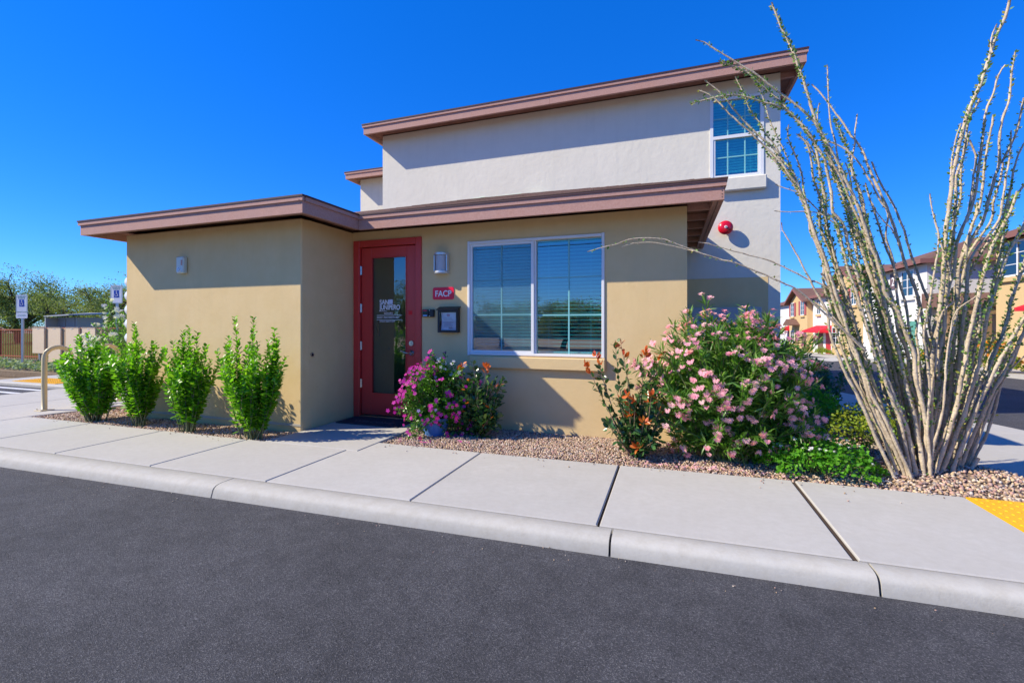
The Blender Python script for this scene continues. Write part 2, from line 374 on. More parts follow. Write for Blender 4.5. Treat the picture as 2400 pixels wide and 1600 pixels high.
# far left walk beside the planter and round the car park
for a, b in ((-8.9, -7.64), (-10.40, -8.91)):
    for c, d in ((3.375, 4.55), (4.56, 5.75), (5.76, 6.95), (6.96, 8.2)):
        slab([(a, c), (b if c > 4 else b-0.0, c), (b, d), (a, d)] if b < -7.7 else [(a, c), (-7.62 if c < 4 else -7.34, c), (-7.34, d), (a, d)])
mbf = MB(); mbf.prism([(-12, 2.66), (1.86, 2.66), (1.86, 3.84), (0.86, 3.83), (-2.7, 3.74), (-2.7, 4.7), (-3.76, 4.7), (-3.78, 3.4), (-7.6, 3.37), (-12, 3.35)], -0.14, -0.014)
part('joint_filler', mbf, M_JOINT, walk)
# rear pavement right of the building
for k in range(5):
    y0 = 3.95 + k*2.4; y1 = y0 + 2.39
    ex = lambda y: 3.75 - (y-6.4)*0.17 if y > 6 else 3.8
    x0 = 2.33 if y0 < 4 else 2.30
    slab([(x0 + (0.0 if k else 0.0), y0), (max(x0+.3, ex(y0)), y0), (max(x0+.3, ex(y1)), y1), (x0, y1)])
# tactile strip with domes
tact = thing('tactile_paving', 'bright yellow tactile paving with small domes at the right edge of the pavement', 'tactile paving', (2.3, 3.4, 0))
M_YEL = mat('yellow_tactile', (0.78, 0.42, 0.012), 0.6, 0.3, bump=(90, 0.2, 0.002, 3), mottle=(6, 0.25, (0.68, 0.34, 0.01)))
mb = MB(); mb.prism([(1.862, 3.06), (4.2, 3.19), (4.2, 3.86), (1.862, 3.835)], -0.1, 0.003)
part('panel', mb, M_YEL, tact)
dm = MB()
for i in range(40):
    for j in range(13):
        x = 1.9 + i*0.058 + 0.0*j; y = 3.10 + j*0.058
        if y > 3.81 or x > 4.15 or y < 3.09 + (x-1.86)*0.056: continue
        c = Vector((x, y, 0.003)); n = 8
        v = [(x+0.012*math.cos(2*math.pi*k/n), y+0.012*math.sin(2*math.pi*k/n), 0.0028) for k in range(n)] + [(x+0.007*math.cos(2*math.pi*k/n), y+0.007*math.sin(2*math.pi*k/n), 0.008) for k in range(n)]
        dm.add(v, [(k, (k+1)%n, n+(k+1)%n, n+k) for k in range(n)] + [tuple(range(n, 2*n))])
part('dome', dm, M_YEL, tact, kind='stuff')

# rear street, falling away from the building
grid_sheet('rear_street', 2.2, 9.6, 4.0, 60, 8, 28, lambda x, y: gz(x, y) - 0.07, M_ASPH2)
mb = MB()
v = [(x, y, gz(x, y) + 0.02) for y in (3, 12, 24, 36, 50, 62) for x in (9.6, 11.9)]
mb.add(v, [(2*i, 2*i+1, 2*i+3, 2*i+2) for i in range(5)])
v = [(9.6, y, gz(9.6, y) + dz) for y in (3, 12, 24, 36, 50, 62) for dz in (0.02, -0.12)]
mb.add(v, [(2*i, 2*i+2, 2*i+3, 2*i+1) for i in range(5)])
o = part('far_pavement', mb, M_CONC); o['kind'] = 'structure'
# driveway aprons in front of the far houses
for y0, y1 in ((38.4, 42.6), (44.8, 47.6), (28.4, 31)):
    mb = MB(); mb.add([(7.9, y0-0.7, gz(8, y0)-0.055), (9.6, y0, gz(9.6, y0)+0.026), (9.6, y1, gz(9.6, y1)+0.026), (7.9, y1+0.7, gz(8, y1)-0.055)], [(0,1,2,3)])
    mb.add([(9.6, y0, gz(9.6, y0)+0.026), (11.8, y0, gz(9.6, y0)+0.03), (11.8, y1, gz(9.6, y1)+0.03), (9.6, y1, gz(9.6, y1)+0.026)], [(0,1,2,3)])
    o = part('driveway', mb, M_CONC); o['kind'] = 'structure'
# car park on the left
o = part('car_park', box(-40, -10.46, 3.39, 5.22, -0.15, -0.05), M_ASPH2); o['kind'] = 'structure'
mb = MB()
for k, y in enumerate((3.6, 4.25, 4.62, 4.97)):
    mb.add([(-40, y, -0.046), (-10.9, y, -0.046), (-10.75, y+0.1, -0.046), (-40, y+0.1, -0.046)], [(0,1,2,3)])
M_PAINT = mat('white_road_paint', (0.7, 0.7, 0.7), 0.7, 0.2, mottle=(20, 0.3, (0.5, 0.5, 0.5)))
for q in range(4):
    m1 = MB(); m1.v = mb.v[4*q:4*q+4]; m1.f = [(0,1,2,3)]; m1.m = [0]; m1.var = [0.0]
    o = part('road_marking', m1, M_PAINT); o['kind'] = 'structure'
mb = MB(); mb.box(-40, -10.47, 5.23, 5.38, -0.15, 0.015, bev=0.02); o = part('car_park_kerb', mb, M_CURB); o['kind'] = 'structure'
mb = MB(); mb.box(-13.4, -10.47, 5.39, 6.6, -0.1, 0.0); o = part('crossing_ramp', mb, M_CONC); o['kind'] = 'structure'
t2 = thing('tactile_paving', 'small yellow tactile strip by the car park, seen through the bike rack', 'tactile paving', (-11.9, 5.6, 0))
part('panel', box(-12.75, -11.3, 5.42, 5.98, 0.0015, 0.008), M_YEL, t2)
dm = MB()
for i in range(24):
    for j in range(9): dm.box(-12.72+i*.06, -12.70+i*.06, 5.45+j*.06, 5.47+j*.06, .008, .013)
part('dome', dm, M_YEL, t2, kind='stuff')
M_GRASS = mat('lawn', (0.10, 0.17, 0.025), 0.95, 0.1, bump=(60, 1.0, 0.03, 6), mottle=[(2, 0.6, (0.16, 0.22, 0.04)), (25, 0.5, (0.05, 0.09, 0.015))])
mb = MB(); v = []; f = []
for j in range(13):
    for i in range(25):
        x = -60+i*2.1; y = 9.6+j*2.2; v.append((x, y, 0.02 + 0.35*min(1, j/4) + 0.12*math.sin(x*0.5+y*.3)))
f = [(j*25+i, j*25+i+1, (j+1)*25+i+1, (j+1)*25+i) for j in range(12) for i in range(24)]
mb.add(v, f); o = part('lawn', mb, M_GRASS, None, True); o['kind'] = 'structure'
mb = MB(); mb.box(-40, -10.4, 6.62, 9.5, -0.15, -0.005); o = part('planting_bed', mb, M_DIRT); o['kind'] = 'structure'

# ------------------------------------------------------------------ gravel beds
def inpoly(x, y, P):
    c = False; n = len(P)
    for i in range(n):
        x0, y0 = P[i]; x1, y1 = P[i-1]
        if (y0 > y) != (y1 > y) and x < (x1-x0)*(y-y0)/(y1-y0)+x0: c = not c
    return c
BED_R = [(-2.68, 3.765), (-1.6, 3.77), (0.86, 3.845), (1.86, 3.85), (2.7, 3.89), (4.2, 3.93), (2.9, 4.02), (2.48, 4.2), (2.31, 4.6), (2.29, 7.5), (2.29, 12), (1.5, 12), (1.45, 7.05), (0.2, 7.05), (0.2, 4.74), (-2.68, 4.74)]
BED_L = [(-7.6, 3.395), (-3.80, 3.435), (-3.79, 3.86), (-6.62, 3.89), (-6.62, 8.0), (-7.33, 8.0), (-7.34, 4.26), (-7.48, 3.85)]
def mound(x, y):
    m = 0.11*math.exp(-((x-1.95)**2/0.45 + (y-4.32)**2/0.09))
    m += 0.03*math.exp(-((x-0.4)**2/1.2 + (y-4.3)**2/0.15))
    return m
def bed_z(x, y): return gz(x, y) - 0.022 + mound(x, y) + 0.006*math.sin(7*x+1.3*y)*math.sin(5*y+2*x)
M_BED = mat('gravel_fines', (0.20, 0.14, 0.10), 0.95, 0.1, bump=(120, 1.0, 0.01, 6), mottle=(60, 0.6, (0.33, 0.25, 0.19)))
def bed(name, P, dx=0.09):
    bx0 = min(p[0] for p in P); bx1 = max(p[0] for p in P); by0 = min(p[1] for p in P); by1 = max(p[1] for p in P)
    mb = MB(); idx = {}
    ni = int((bx1-bx0)/dx)+1; nj = int((by1-by0)/dx)+1
    for j in range(nj):
        for i in range(ni):
            cx, cy = bx0+(i+.5)*dx, by0+(j+.5)*dx
            if inpoly(cx, cy, P):
                q = []
                for (a, b) in ((i,j),(i+1,j),(i+1,j+1),(i,j+1)):
                    if (a,b) not in idx:
                        x, y = bx0+a*dx, by0+b*dx; idx[(a,b)] = len(mb.v); mb.v.append((x, y, bed_z(x, y)-0.006))
                    q.append(idx[(a,b)])
                mb.f.append(tuple(q)); mb.m.append(0); mb.var.append(0.0)
    o = part(name, mb, M_BED, None, True); o['kind'] = 'structure'
bed('gravel_bed', BED_R); bed('gravel_bed', BED_L)
mb = MB(); mb.prism(BED_R, -0.5, -0.06); o = part('bed_soil', mb, M_BED); o['kind'] = 'structure'

# stones: a few lumpy shapes, thousands of them, real geometry
def stone_proto(seed):
    r = np.random.default_rng(seed); t = (1+5**.5)/2
    v = np.array([(-1,t,0),(1,t,0),(-1,-t,0),(1,-t,0),(0,-1,t),(0,1,t),(0,-1,-t),(0,1,-t),(t,0,-1),(t,0,1),(-t,0,-1),(-t,0,1)], float)
    v /= np.linalg.norm(v, axis=1)[:, None]; v *= r.uniform(0.72, 1.15, (12, 1)); v *= np.array([1, r.uniform(.6, .9), r.uniform(.42, .7)])
    f = np.array([(0,11,5),(0,5,1),(0,1,7),(0,7,10),(0,10,11),(1,5,9),(5,11,4),(11,10,2),(10,7,6),(7,1,8),(3,9,4),(3,4,2),(3,2,6),(3,6,8),(3,8,9),(4,9,5),(2,4,11),(6,2,10),(8,6,7),(9,8,1)])
    return v, f
PROT = [stone_proto(s) for s in range(9)]
def np_mesh(name, V, F, mats, var=None, mi=None, smooth=False):
    me = bpy.data.meshes.new(name); k = F.shape[1]
    me.vertices.add(len(V)); me.vertices.foreach_set('co', V.astype(np.float32).ravel())
    me.loops.add(F.size); me.loops.foreach_set('vertex_index', F.astype(np.int32).ravel())
    me.polygons.add(len(F)); me.polygons.foreach_set('loop_start', np.arange(0, F.size, k, dtype=np.int32))
    for m in (mats if isinstance(mats, (list, tuple)) else [mats]): me.materials.append(m)
    if mi is not None: me.polygons.foreach_set('material_index', mi.astype(np.int32))
    if var is not None:
        a = me.attributes.new('var', 'FLOAT', 'FACE'); a.data.foreach_set('value', var.astype(np.float32))
    if smooth: me.polygons.foreach_set('use_smooth', np.ones(len(F), bool))
    me.update(calc_edges=True); me.validate(); return me
def rand_rot(n, tilt=0.6):
    a = RNG.uniform(0, 2*np.pi, n); b = RNG.normal(0, tilt, n); c = RNG.normal(0, tilt, n)
    ca, sa = np.cos(a), np.sin(a); cb, sb = np.cos(b), np.sin(b); cc, sc = np.cos(c), np.sin(c)
    Z = np.zeros(n); O = np.ones(n)
    Rz = np.stack([ca,-sa,Z,sa,ca,Z,Z,Z,O], 1).reshape(n,3,3); Ry = np.stack([cb,Z,sb,Z,O,Z,-sb,Z,cb],1).reshape(n,3,3); Rx = np.stack([O,Z,Z,Z,cc,-sc,Z,sc,cc],1).reshape(n,3,3)
    return Rz @ Ry @ Rx
def stones(name, pts, sizes, m, zoff=0.3):
    n = len(pts); R = rand_rot(n); which = RNG.integers(0, len(PROT), n); Vs = []; Fs = []; var = []; k = 0
    for w, (pv, pf) in enumerate(PROT):
        ix = np.where(which == w)[0]
        if not len(ix): continue
        V = np.einsum('nij,vj->nvi', R[ix], pv) * sizes[ix][:, None, None] + pts[ix][:, None, :]
        V[:, :, 2] += (sizes[ix]*zoff)[:, None]
        F = pf[None] + (np.arange(len(ix))*12)[:, None, None] + k
        Vs.append(V.reshape(-1, 3)); Fs.append(F.reshape(-1, 3)); var.append(np.repeat(RNG.uniform(0.001, 1, len(ix)), 20)); k += 12*len(ix)
    return np_mesh(name, np.concatenate(Vs), np.concatenate(Fs), m, np.concatenate(var))
M_STONE = mat('river_gravel', (0.4, 0.3, 0.22), 0.75, 0.3, var=0.3, bump=(90, 0.3, 0.003, 3),
              dark=[(0.11,0.08,0.07),(0.44,0.30,0.18),(0.60,0.46,0.28),(0.28,0.18,0.15),(0.50,0.30,0.24),(0.60,0.50,0.38),(0.24,0.20,0.19),(0.47,0.33,0.20),(0.36,0.20,0.17),(0.64,0.58,0.50)])
def scatter(name, P, area_boxes, label):
    pts = []; sz = []
    for (x0, x1, y0, y1, dens, s0, s1) in area_boxes:
        n = int((x1-x0)*(y1-y0)*dens); xx = RNG.uniform(x0, x1, n); yy = RNG.uniform(y0, y1, n); ss = RNG.uniform(s0, s1, n)
        for x, y, s in zip(xx, yy, ss):
            if inpoly(x, y, P): pts.append((x, y, bed_z(x, y))); sz.append(s)
    me = stones(name, np.array(pts), np.array(sz), M_STONE)
    o = part(name, me, None, None); o['kind'] = 'stuff'; o['label'] = label
scatter('gravel', BED_R, [(-2.7, 0.9, 3.74, 4.75, 4200, .007, .0145), (0.9, 4.2, 3.8, 4.75, 2900, .009, .019), (0.2, 2.4, 4.75, 7.1, 1300, .012, .022), (1.4, 2.3, 7.1, 12, 500, .015, .026)], 'pinkish brown gravel in the bed along the front wall')
scatter('gravel', BED_L, [(-7.7, -3.7, 3.38, 3.92, 3000, .009, .018), (-7.7, -6.6, 3.9, 8, 1500, .012, .022)], 'reddish brown gravel under the four shrubs on the left')
def stray(pos, s, lab=None):
    pass

# stones and bits that strayed onto the pavement and the gutter
_pts = []; _sz = []
for _k in range(90):
    if _k < 55: _x = random.uniform(-2.6, 1.8); _y = 3.76+.02*(_x+2.6) - abs(random.gauss(0, .10)) ; _z = .002
    else: _x = random.uniform(-7.4, -3.9); _y = 3.39+.012*(_x+7.6) - abs(random.gauss(0, .07)); _z = .002
    _pts.append((_x, _y, _z)); _sz.append(random.uniform(.003, .009))
for _k in range(70):
    _x = random.uniform(-5.5, 1.6); _pts.append((_x, kerb_front(_x)-abs(random.gauss(.03, .08)), ZR+.002)); _sz.append(random.uniform(.002, .006))
_o = part('stray_gravel', stones('stray_gravel', np.array(_pts), np.array(_sz), M_STONE, .5), None, None); _o['kind'] = 'stuff'; _o['label'] = 'stray stones on the pavement and along the kerb'
# ------------------------------------------------------------------ the main building
XC, XL, YW, YM, XR = -3.775, -6.635, 3.90, 4.75, 0.165
ZB, ZT = 2.25, 2.42                      # lower fascia
YU, XUL, XUR, ZUB, ZUT = 7.1, -4.983, 1.445, 4.545, 4.715
OH = 0.37
bld = thing('leasing_office', 'tan stucco office with a white upper storey, mauve brown eaves and a red glass door', 'building', (-3.0, 6.0, 0))
# walls (thick slabs with real openings)
def wall_y(name, x0, x1, y, z0, z1, th, m, holes=(), parent=bld):
    """wall facing -Y with rectangular holes (hx0,hx1,hz0,hz1)"""
    xs = sorted({x0, x1, *[h[0] for h in holes], *[h[1] for h in holes]}); zs = sorted({z0, z1, *[h[2] for h in holes], *[h[3] for h in holes]})
    mb = MB(); nx, nz = len(xs), len(zs)
    solid = lambda i, j: 0 <= i < nx-1 and 0 <= j < nz-1 and not any(h[0] <= xs[i] and xs[i+1] <= h[1] and h[2] <= zs[j] and zs[j+1] <= h[3] for h in holes)
    V = {}
    def vid(i, j, b):
        if (i,j,b) not in V: V[(i,j,b)] = len(mb.v); mb.v.append((xs[i], y+(th if b else 0), zs[j]))
        return V[(i,j,b)]
    def fc(*q): mb.f.append(tuple(q)); mb.m.append(0); mb.var.append(0.0)
    for i in range(nx-1):
        for j in range(nz-1):
            if not solid(i, j): continue
            fc(vid(i,j,0), vid(i+1,j,0), vid(i+1,j+1,0), vid(i,j+1,0)); fc(vid(i,j,1), vid(i,j+1,1), vid(i+1,j+1,1), vid(i+1,j,1))
            if not solid(i-1, j): fc(vid(i,j,0), vid(i,j+1,0), vid(i,j+1,1), vid(i,j,1))
            if not solid(i+1, j): fc(vid(i+1,j,0), vid(i+1,j,1), vid(i+1,j+1,1), vid(i+1,j+1,0))
            if not solid(i, j-1): fc(vid(i,j,0), vid(i,j,1), vid(i+1,j,1), vid(i+1,j,0))
            if not solid(i, j+1): fc(vid(i,j+1,0), vid(i+1,j+1,0), vid(i+1,j+1,1), vid(i,j+1,1))
    o = part(name, mb, m, parent); 
    return o
WIN = (-2.18, -0.638, 0.812, 2.094)
DOOR = (-3.752, -2.788, -0.02, 2.196)
wing = MB()
wing.box(XL, XC-0.2, YW, YW+0.2, -0.15, 2.3); wing.box(XL, XL+0.2, YW+0.2, 9.0, -0.15, 2.3)
part('front_wall', box(XL, XC, YW, YW+0.2, -0.15, 2.31, bev=0.012), M_TAN, bld, label='tan wall of the projecting left wing')
part('side_wall', box(XC-0.2, XC+0.001, YW+0.1, YM+0.25, -0.15, 2.305), M_TAN, bld)
part('side_wall', box(XL+0.001, XL+0.2, YW+0.1, 9.0, -0.15, 2.305), M_TAN, bld)
wall_y('entrance_wall', XC, XR, YM, -0.2, 2.31, 0.22, M_TAN, [WIN, DOOR])
part('side_wall', box(XR-0.2, XR-0.001, YM+0.21, YU+0.1, -0.25, 2.305), M_TAN, bld)
UW = (0.566, 1.229, 3.231, 4.367)
wall_y('upper_wall', XUL, XUR, YU, 1.818, 4.62, 0.22, M_WHITE, [UW])
part('upper_side_wall', box(XUR-0.2, XUR-0.001, YU+0.21, 16, -0.6, 4.62), M_WHITE, bld)
part('upper_side_wall', box(XUL+0.001, XUL+0.2, YU+0.21, 12, 2.2, 4.62), M_WHITE, bld)
part('corner_strip', box(1.297, XUR, YU+0.0, YU+0.22, -0.35, 1.816), M_WHITE, bld, label='white stucco strip at the right corner')
part('band_wall', box(XR-0.3, 1.295, YU-0.004, YU+0.2, -0.35, 1.816), M_TAN, bld, label='tan lower band behind the pink oleander')
# back box so nothing shows through
part('rear_wall', box(XUL, XUR, 15.8, 16.0, -0.6, 4.62), M_WHITE, bld)
# small rear volume on the left of the upper storey
part('rear_wing_wall', box(-6.975, -4.99, 9.05, 13, 2.0, 4.62), M_WHITE, bld, label='white set back wall left of the upper storey')
# screed trim at the foot of the walls
part('weep_screed', box(XL+0.005, XC-0.005, YW-0.006, YW-0.001, 0.045, 0.07), mat('weep_screed', (0.45, 0.42, 0.36), 0.6), bld)

# roofs: hipped, with shingle courses
SL = 0.316
def hip_plane(name, fn, parent=bld): pass
roof_main = thing  # keep the name free
def course_strip(mb, a, b, up, w, z_up, k, th=0.008):
    """one course: a,b eave end points; up = inward unit vector; each course a shallow wedge"""
    pass
def slope_courses(x0, x1, y0, z0, n, depth, left_hip, right_hip, pitch=SL):
    """courses climbing in +Y, trimmed by hips (45 deg in plan) on the chosen ends"""
    mb = MB()
    for k in range(n):
        ya, yb = y0 + k*depth, y0 + (k+1)*depth + 0.012
        za, zb = z0 + (ya-y0)*pitch, z0 + (yb-y0)*pitch
        xa0 = x0 + (ya-y0 if left_hip else 0); xa1 = x1 - (ya-y0 if right_hip else 0)
        xb0 = x0 + (yb-y0 if left_hip else 0); xb1 = x1 - (yb-y0 if right_hip else 0)
        if xa1 - xa0 < 0.05: break
        x = xa0
        while x < xa1 - 0.01:
            w = min(0.9, xa1 - x); xe = x + w; t = 0.010 + random.uniform(0, 0.006)
            q0 = max(xb0, min(xb1, x)); q1 = max(xb0, min(xb1, xe))
            mb.add([(x, ya, za), (xe-.003, ya, za), (xe-.003, ya, za+t), (x, ya, za+t), (q0, yb, zb+0.002), (q1, yb, zb+0.002)],
                   [(0,1,2,3), (3,2,5,4)], 0, random.random()*.95+.01)
            x = xe
    return mb
EX0, EX1 = -3.405, 0.458                         # lower main eave, x range
RY = 4.38
roof = part('roof', box(EX0, EX1-0.02, RY+0.02, YU-0.002, ZT-0.055, ZT-0.02), M_SOFFIT, bld, label='low hipped roof over the entrance and window')
rz = ZT + 0.012
rm = MB(); rm.add([(EX0-2.2, RY, rz-0.01), (EX1, RY, rz-0.01), (EX1-2.72, YU, rz-0.01+2.72*SL), (EX0-2.2, YU, rz-0.01+2.72*SL), (EX1, YU, rz-0.01)], [(0,1,2,3), (1,4,2)])
part('roof_deck', rm, M_SHINGLE, roof).location = (0,0,0)
sm = slope_courses(EX0-0.0, EX1+0.03, RY-0.02, rz, 21, 0.13, False, True)
o = part('shingle_course', sm, M_SHINGLE, roof); o['kind'] = 'stuff'
# right hip plane courses (climbing towards -X)
mb = MB()
for k in range(20):
    xa, xb = EX1+0.03 - k*0.13, EX1+0.03 - (k+1)*0.13 - 0.012
    za, zb = rz + k*0.13*SL, rz + (k+1)*0.13*SL
    ya = RY - 0.02 + k*0.13; y = ya
    while y < YU - 0.01:
        ye = min(YU, y+0.9); mb.add([(xa, y, za), (xa, ye, za), (xa, ye, za+.012), (xa, y, za+.012), (xb, max(y, ya+.13), zb+.002), (xb, max(ye, ya+.13), zb+.002)], [(0,1,2,3), (3,2,5,4)], 0, random.random()*.95+.01); y = ye
o = part('shingle_course', mb, M_SHINGLE, roof); o['kind'] = 'stuff'
# wing roof
wr = MB(); wx0, wx1, wy0 = -6.85, -3.405, 3.53; hw = (wx1-wx0)/2; apx = (wx0+wx1)/2; ax = rz-0.004+hw*SL
wr.add([(wx0-.02, wy0-.02, rz-.006), (wx1+.02, wy0-.02, rz-.006), (apx, wy0+hw, ax), (wx0-.02, 10, rz-.006), (wx1+.02, 10, rz-.006), (apx, 10, ax)], [(0,1,2), (0,2,5,3), (1,4,5,2)])
part('roof', wr, M_SHINGLE, bld, label='hipped roof of the left wing')
# flashing lying loose along the wall
fl = MB()
for (a, b, z0_, z1_) in ((-3.55, -2.95, 3.262, 3.300), (-2.97, -2.3, 3.285, 3.290), (-2.32, -1.9, 3.27, 3.275)):
    fl.add([(a, YU-0.02, z0_), (b, YU-0.02, z1_-0.01), (b, YU-0.012, z1_+0.03), (a, YU-0.012, z0_+0.022), (a, YU-.16, z0_-.02), (b, YU-.13, z1_-.035)], [(0,1,2,3), (4,5,1,0)])
part('flashing', fl, mat('pale_green_flashing', (0.55, 0.62, 0.50), 0.6), bld)

# upper roof
def hip_roof(x0, x1, y0, y1, z, pitch, m, parent, name='roof', label=None):
    h = min(x1-x0, y1-y0)/2; mb = MB(); zz = z + h*pitch
    if x1-x0 >= y1-y0: a, b = (x0+h, (y0+y1)/2, zz), (x1-h, (y0+y1)/2, zz); F = [(0,1,5,4), (1,2,5), (2,3,4,5), (3,0,4)]
    else: a, b = ((x0+x1)/2, y0+h, zz), ((x0+x1)/2, y1-h, zz); F = [(0,1,4), (1,2,5,4), (2,3,5), (3,0,4,5)]
    mb.add([(x0,y0,z), (x1,y0,z), (x1,y1,z), (x0,y1,z), a, b], F + [(3,2,1,0)])
    return part(name, mb, m, parent, label=label)
UY0 = YU - 0.33; UX0, UX1 = XUL - 0.17, XUR + 0.23
hip_roof(UX0-0.02, UX1+0.02, UY0-0.02, 16.3, ZUT+0.012, SL, M_SHINGLE, bld, label='hipped roof of the upper storey')
hip_roof(-7.16, -4.9, 8.72, 13.3, ZUT+0.01, SL, M_SHINGLE, bld, label='small roof of the set back part')

# fascias: a main board with a thinner trim board over it and a dark drip edge
def fascia(parent, p, q, zb, zt, out, th=0.04, joins=()):
    """board from p to q (xy) whose outer face lies on the line; out = outward unit vector"""
    (x0, y0), (x1, y1) = p, q; ox, oy = out
    def slabm(o0, o1, za, zb_, ext=0.0):
        mb = MB(); d = Vector((x1-x0, y1-y0)).normalized()*ext
        xa, ya, xb, yb = x0-d.x, y0-d.y, x1+d.x, y1+d.y
        v = [(xa+ox*o0, ya+oy*o0, z) for z in (za, zb_)] + [(xb+ox*o0, yb+oy*o0, z) for z in (za, zb_)] + [(xa+ox*o1, ya+oy*o1, z) for z in (za, zb_)] + [(xb+ox*o1, yb+oy*o1, z) for z in (za, zb_)]
        mb.add(v, [(0,1,3,2), (4,6,7,5), (0,4,5,1), (2,3,7,6), (0,2,6,4), (1,5,7,3)]); return mb
    h = zt - zb; Ln = math.hypot(x1-x0, y1-y0); nb = max(1, int(Ln/2.6)); base_ = (x0, y0, x1, y1)
    for q in range(nb):
        a_, b_ = q/nb, (q+1)/nb; gp = .0015/Ln
        a2 = a_ + (gp if q else 0); b2 = b_ - (gp if q < nb-1 else 0)
        X0, Y0, X1, Y1 = base_; x0, y0, x1, y1 = X0+(X1-X0)*a2, Y0+(Y1-Y0)*a2, X0+(X1-X0)*b2, Y0+(Y1-Y0)*b2
        b = part('fascia_board', slabm(-th, (0.0015 if q % 2 else 0), zb, zt-0.03), M_TRIM, parent)
    x0, y0, x1, y1 = base_
    part('trim_board', slabm(-0.01, 0.018, zt-0.052, zt-0.012, 0.017), M_TRIM, parent)
    part('drip_edge', slabm(-0.012, 0.026, zt-0.0115, zt+0.006, 0.024), M_DRIP, parent)
    return b
fascia(bld, (-6.85, 3.53), (-3.405, 3.53), ZB, ZT, (0,-1))
fascia(bld, (-3.405, 3.5705), (-3.405, 4.3795), ZB+0.002, ZT+0.001, (1,0))
fascia(bld, (-6.85, 8.6), (-6.85, 3.5705), ZB+0.002, ZT+0.001, (-1,0))
fascia(bld, (-3.403, RY), (EX1, RY), ZB, ZT, (0,-1))
fascia(bld, (EX1, RY+0.0405), (EX1, YU-0.004), ZB+0.003, ZT+0.001, (1,0))
fascia(bld, (UX0, UY0), (UX1, UY0), ZUB, ZUT, (0,-1))
fascia(bld, (UX1, UY0+.0405), (UX1, 16.2), ZUB+.002, ZUT+.001, (1,0))
fascia(bld, (UX0, 12), (UX0, UY0+.0405), ZUB+.002, ZUT+.001, (-1,0))
fascia(bld, (-7.14, 8.72), (-4.99, 8.72), ZUB+.01, ZUT-.005, (0,-1))
fascia(bld, (-7.14, 13), (-7.14, 8.7605), ZUB+.012, ZUT-.004, (-1,0))
# nails at the fascia ends
nl = MB()
for x, z in ((-3.43, 2.375), (-3.43, 2.345), (0.44, 2.36), (0.44, 2.33), (0.44, 2.30), (0.44, 2.275)):
    y = (3.53 if x < -3 else RY); nl.tube([(x, y-0.019 if z > 2.37 else y-.001, z), (x, y-0.021 if z > 2.37 else y-0.003, z)], .004, 6)
part('nail', nl, M_BLACK, bld, kind='stuff')
# soffits and lookout blocks
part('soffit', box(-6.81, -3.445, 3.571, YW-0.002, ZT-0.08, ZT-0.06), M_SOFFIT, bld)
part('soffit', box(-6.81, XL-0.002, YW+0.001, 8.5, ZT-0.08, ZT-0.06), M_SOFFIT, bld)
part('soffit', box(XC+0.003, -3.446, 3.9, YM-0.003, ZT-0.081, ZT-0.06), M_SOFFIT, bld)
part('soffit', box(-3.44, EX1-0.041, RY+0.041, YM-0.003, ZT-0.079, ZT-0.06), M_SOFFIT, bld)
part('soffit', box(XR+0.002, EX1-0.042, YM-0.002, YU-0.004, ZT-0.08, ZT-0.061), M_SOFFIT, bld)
for k in range(6):
    y = 4.78 + k*0.44
    part('lookout_block', box(XR+0.003, EX1-0.043, y, y+0.045, ZB+0.02, ZT-0.082), M_TRIM, bld)
part('inner_rail', box(EX1-0.085, EX1-0.044, RY+0.05, YU-.01, ZB+0.01, ZB+0.05), M_TRIM, bld)
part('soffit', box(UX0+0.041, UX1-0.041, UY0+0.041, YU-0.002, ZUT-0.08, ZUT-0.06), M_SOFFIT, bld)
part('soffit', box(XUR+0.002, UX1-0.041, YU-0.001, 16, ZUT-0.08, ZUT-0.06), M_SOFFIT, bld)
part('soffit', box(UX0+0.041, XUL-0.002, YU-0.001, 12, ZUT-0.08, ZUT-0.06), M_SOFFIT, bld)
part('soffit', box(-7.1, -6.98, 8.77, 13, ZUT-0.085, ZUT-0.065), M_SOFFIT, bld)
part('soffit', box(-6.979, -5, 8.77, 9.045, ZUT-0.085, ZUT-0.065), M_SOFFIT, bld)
for k in range(4):
    part('lookout_block', box(XUR+0.003, UX1-0.043, 7.15+k*0.6, 7.2+k*.6, ZUB+0.02, ZUT-0.082), M_TRIM, bld)

# ------------------------------------------------------------------ big window
x0, x1, z0, z1 = WIN
win = part('window', MB().box(x0-.006, x0+.024, YM-.014, YM+.075, z0-.01, z1+.01, bev=.004).box(x1-.024, x1+.006, YM-.014, YM+.075, z0-.01, z1+.01, bev=.004)
           .box(x0+.024, x1-.024, YM-.013, YM+.074, z1-.026, z1+.004, bev=.003).box(x0+.024, x1-.024, YM-.013, YM+.074, z0-.004, z0+.024, bev=.003), M_VINYL, bld, label='wide two pane sliding window with open white blinds')
xm = -1.40
sub = lambda name, mb, m, par, **k: (lambda o: (setattr(o, 'location', (0,0,0)), o)[1])(part(name, mb, m, par, **k))
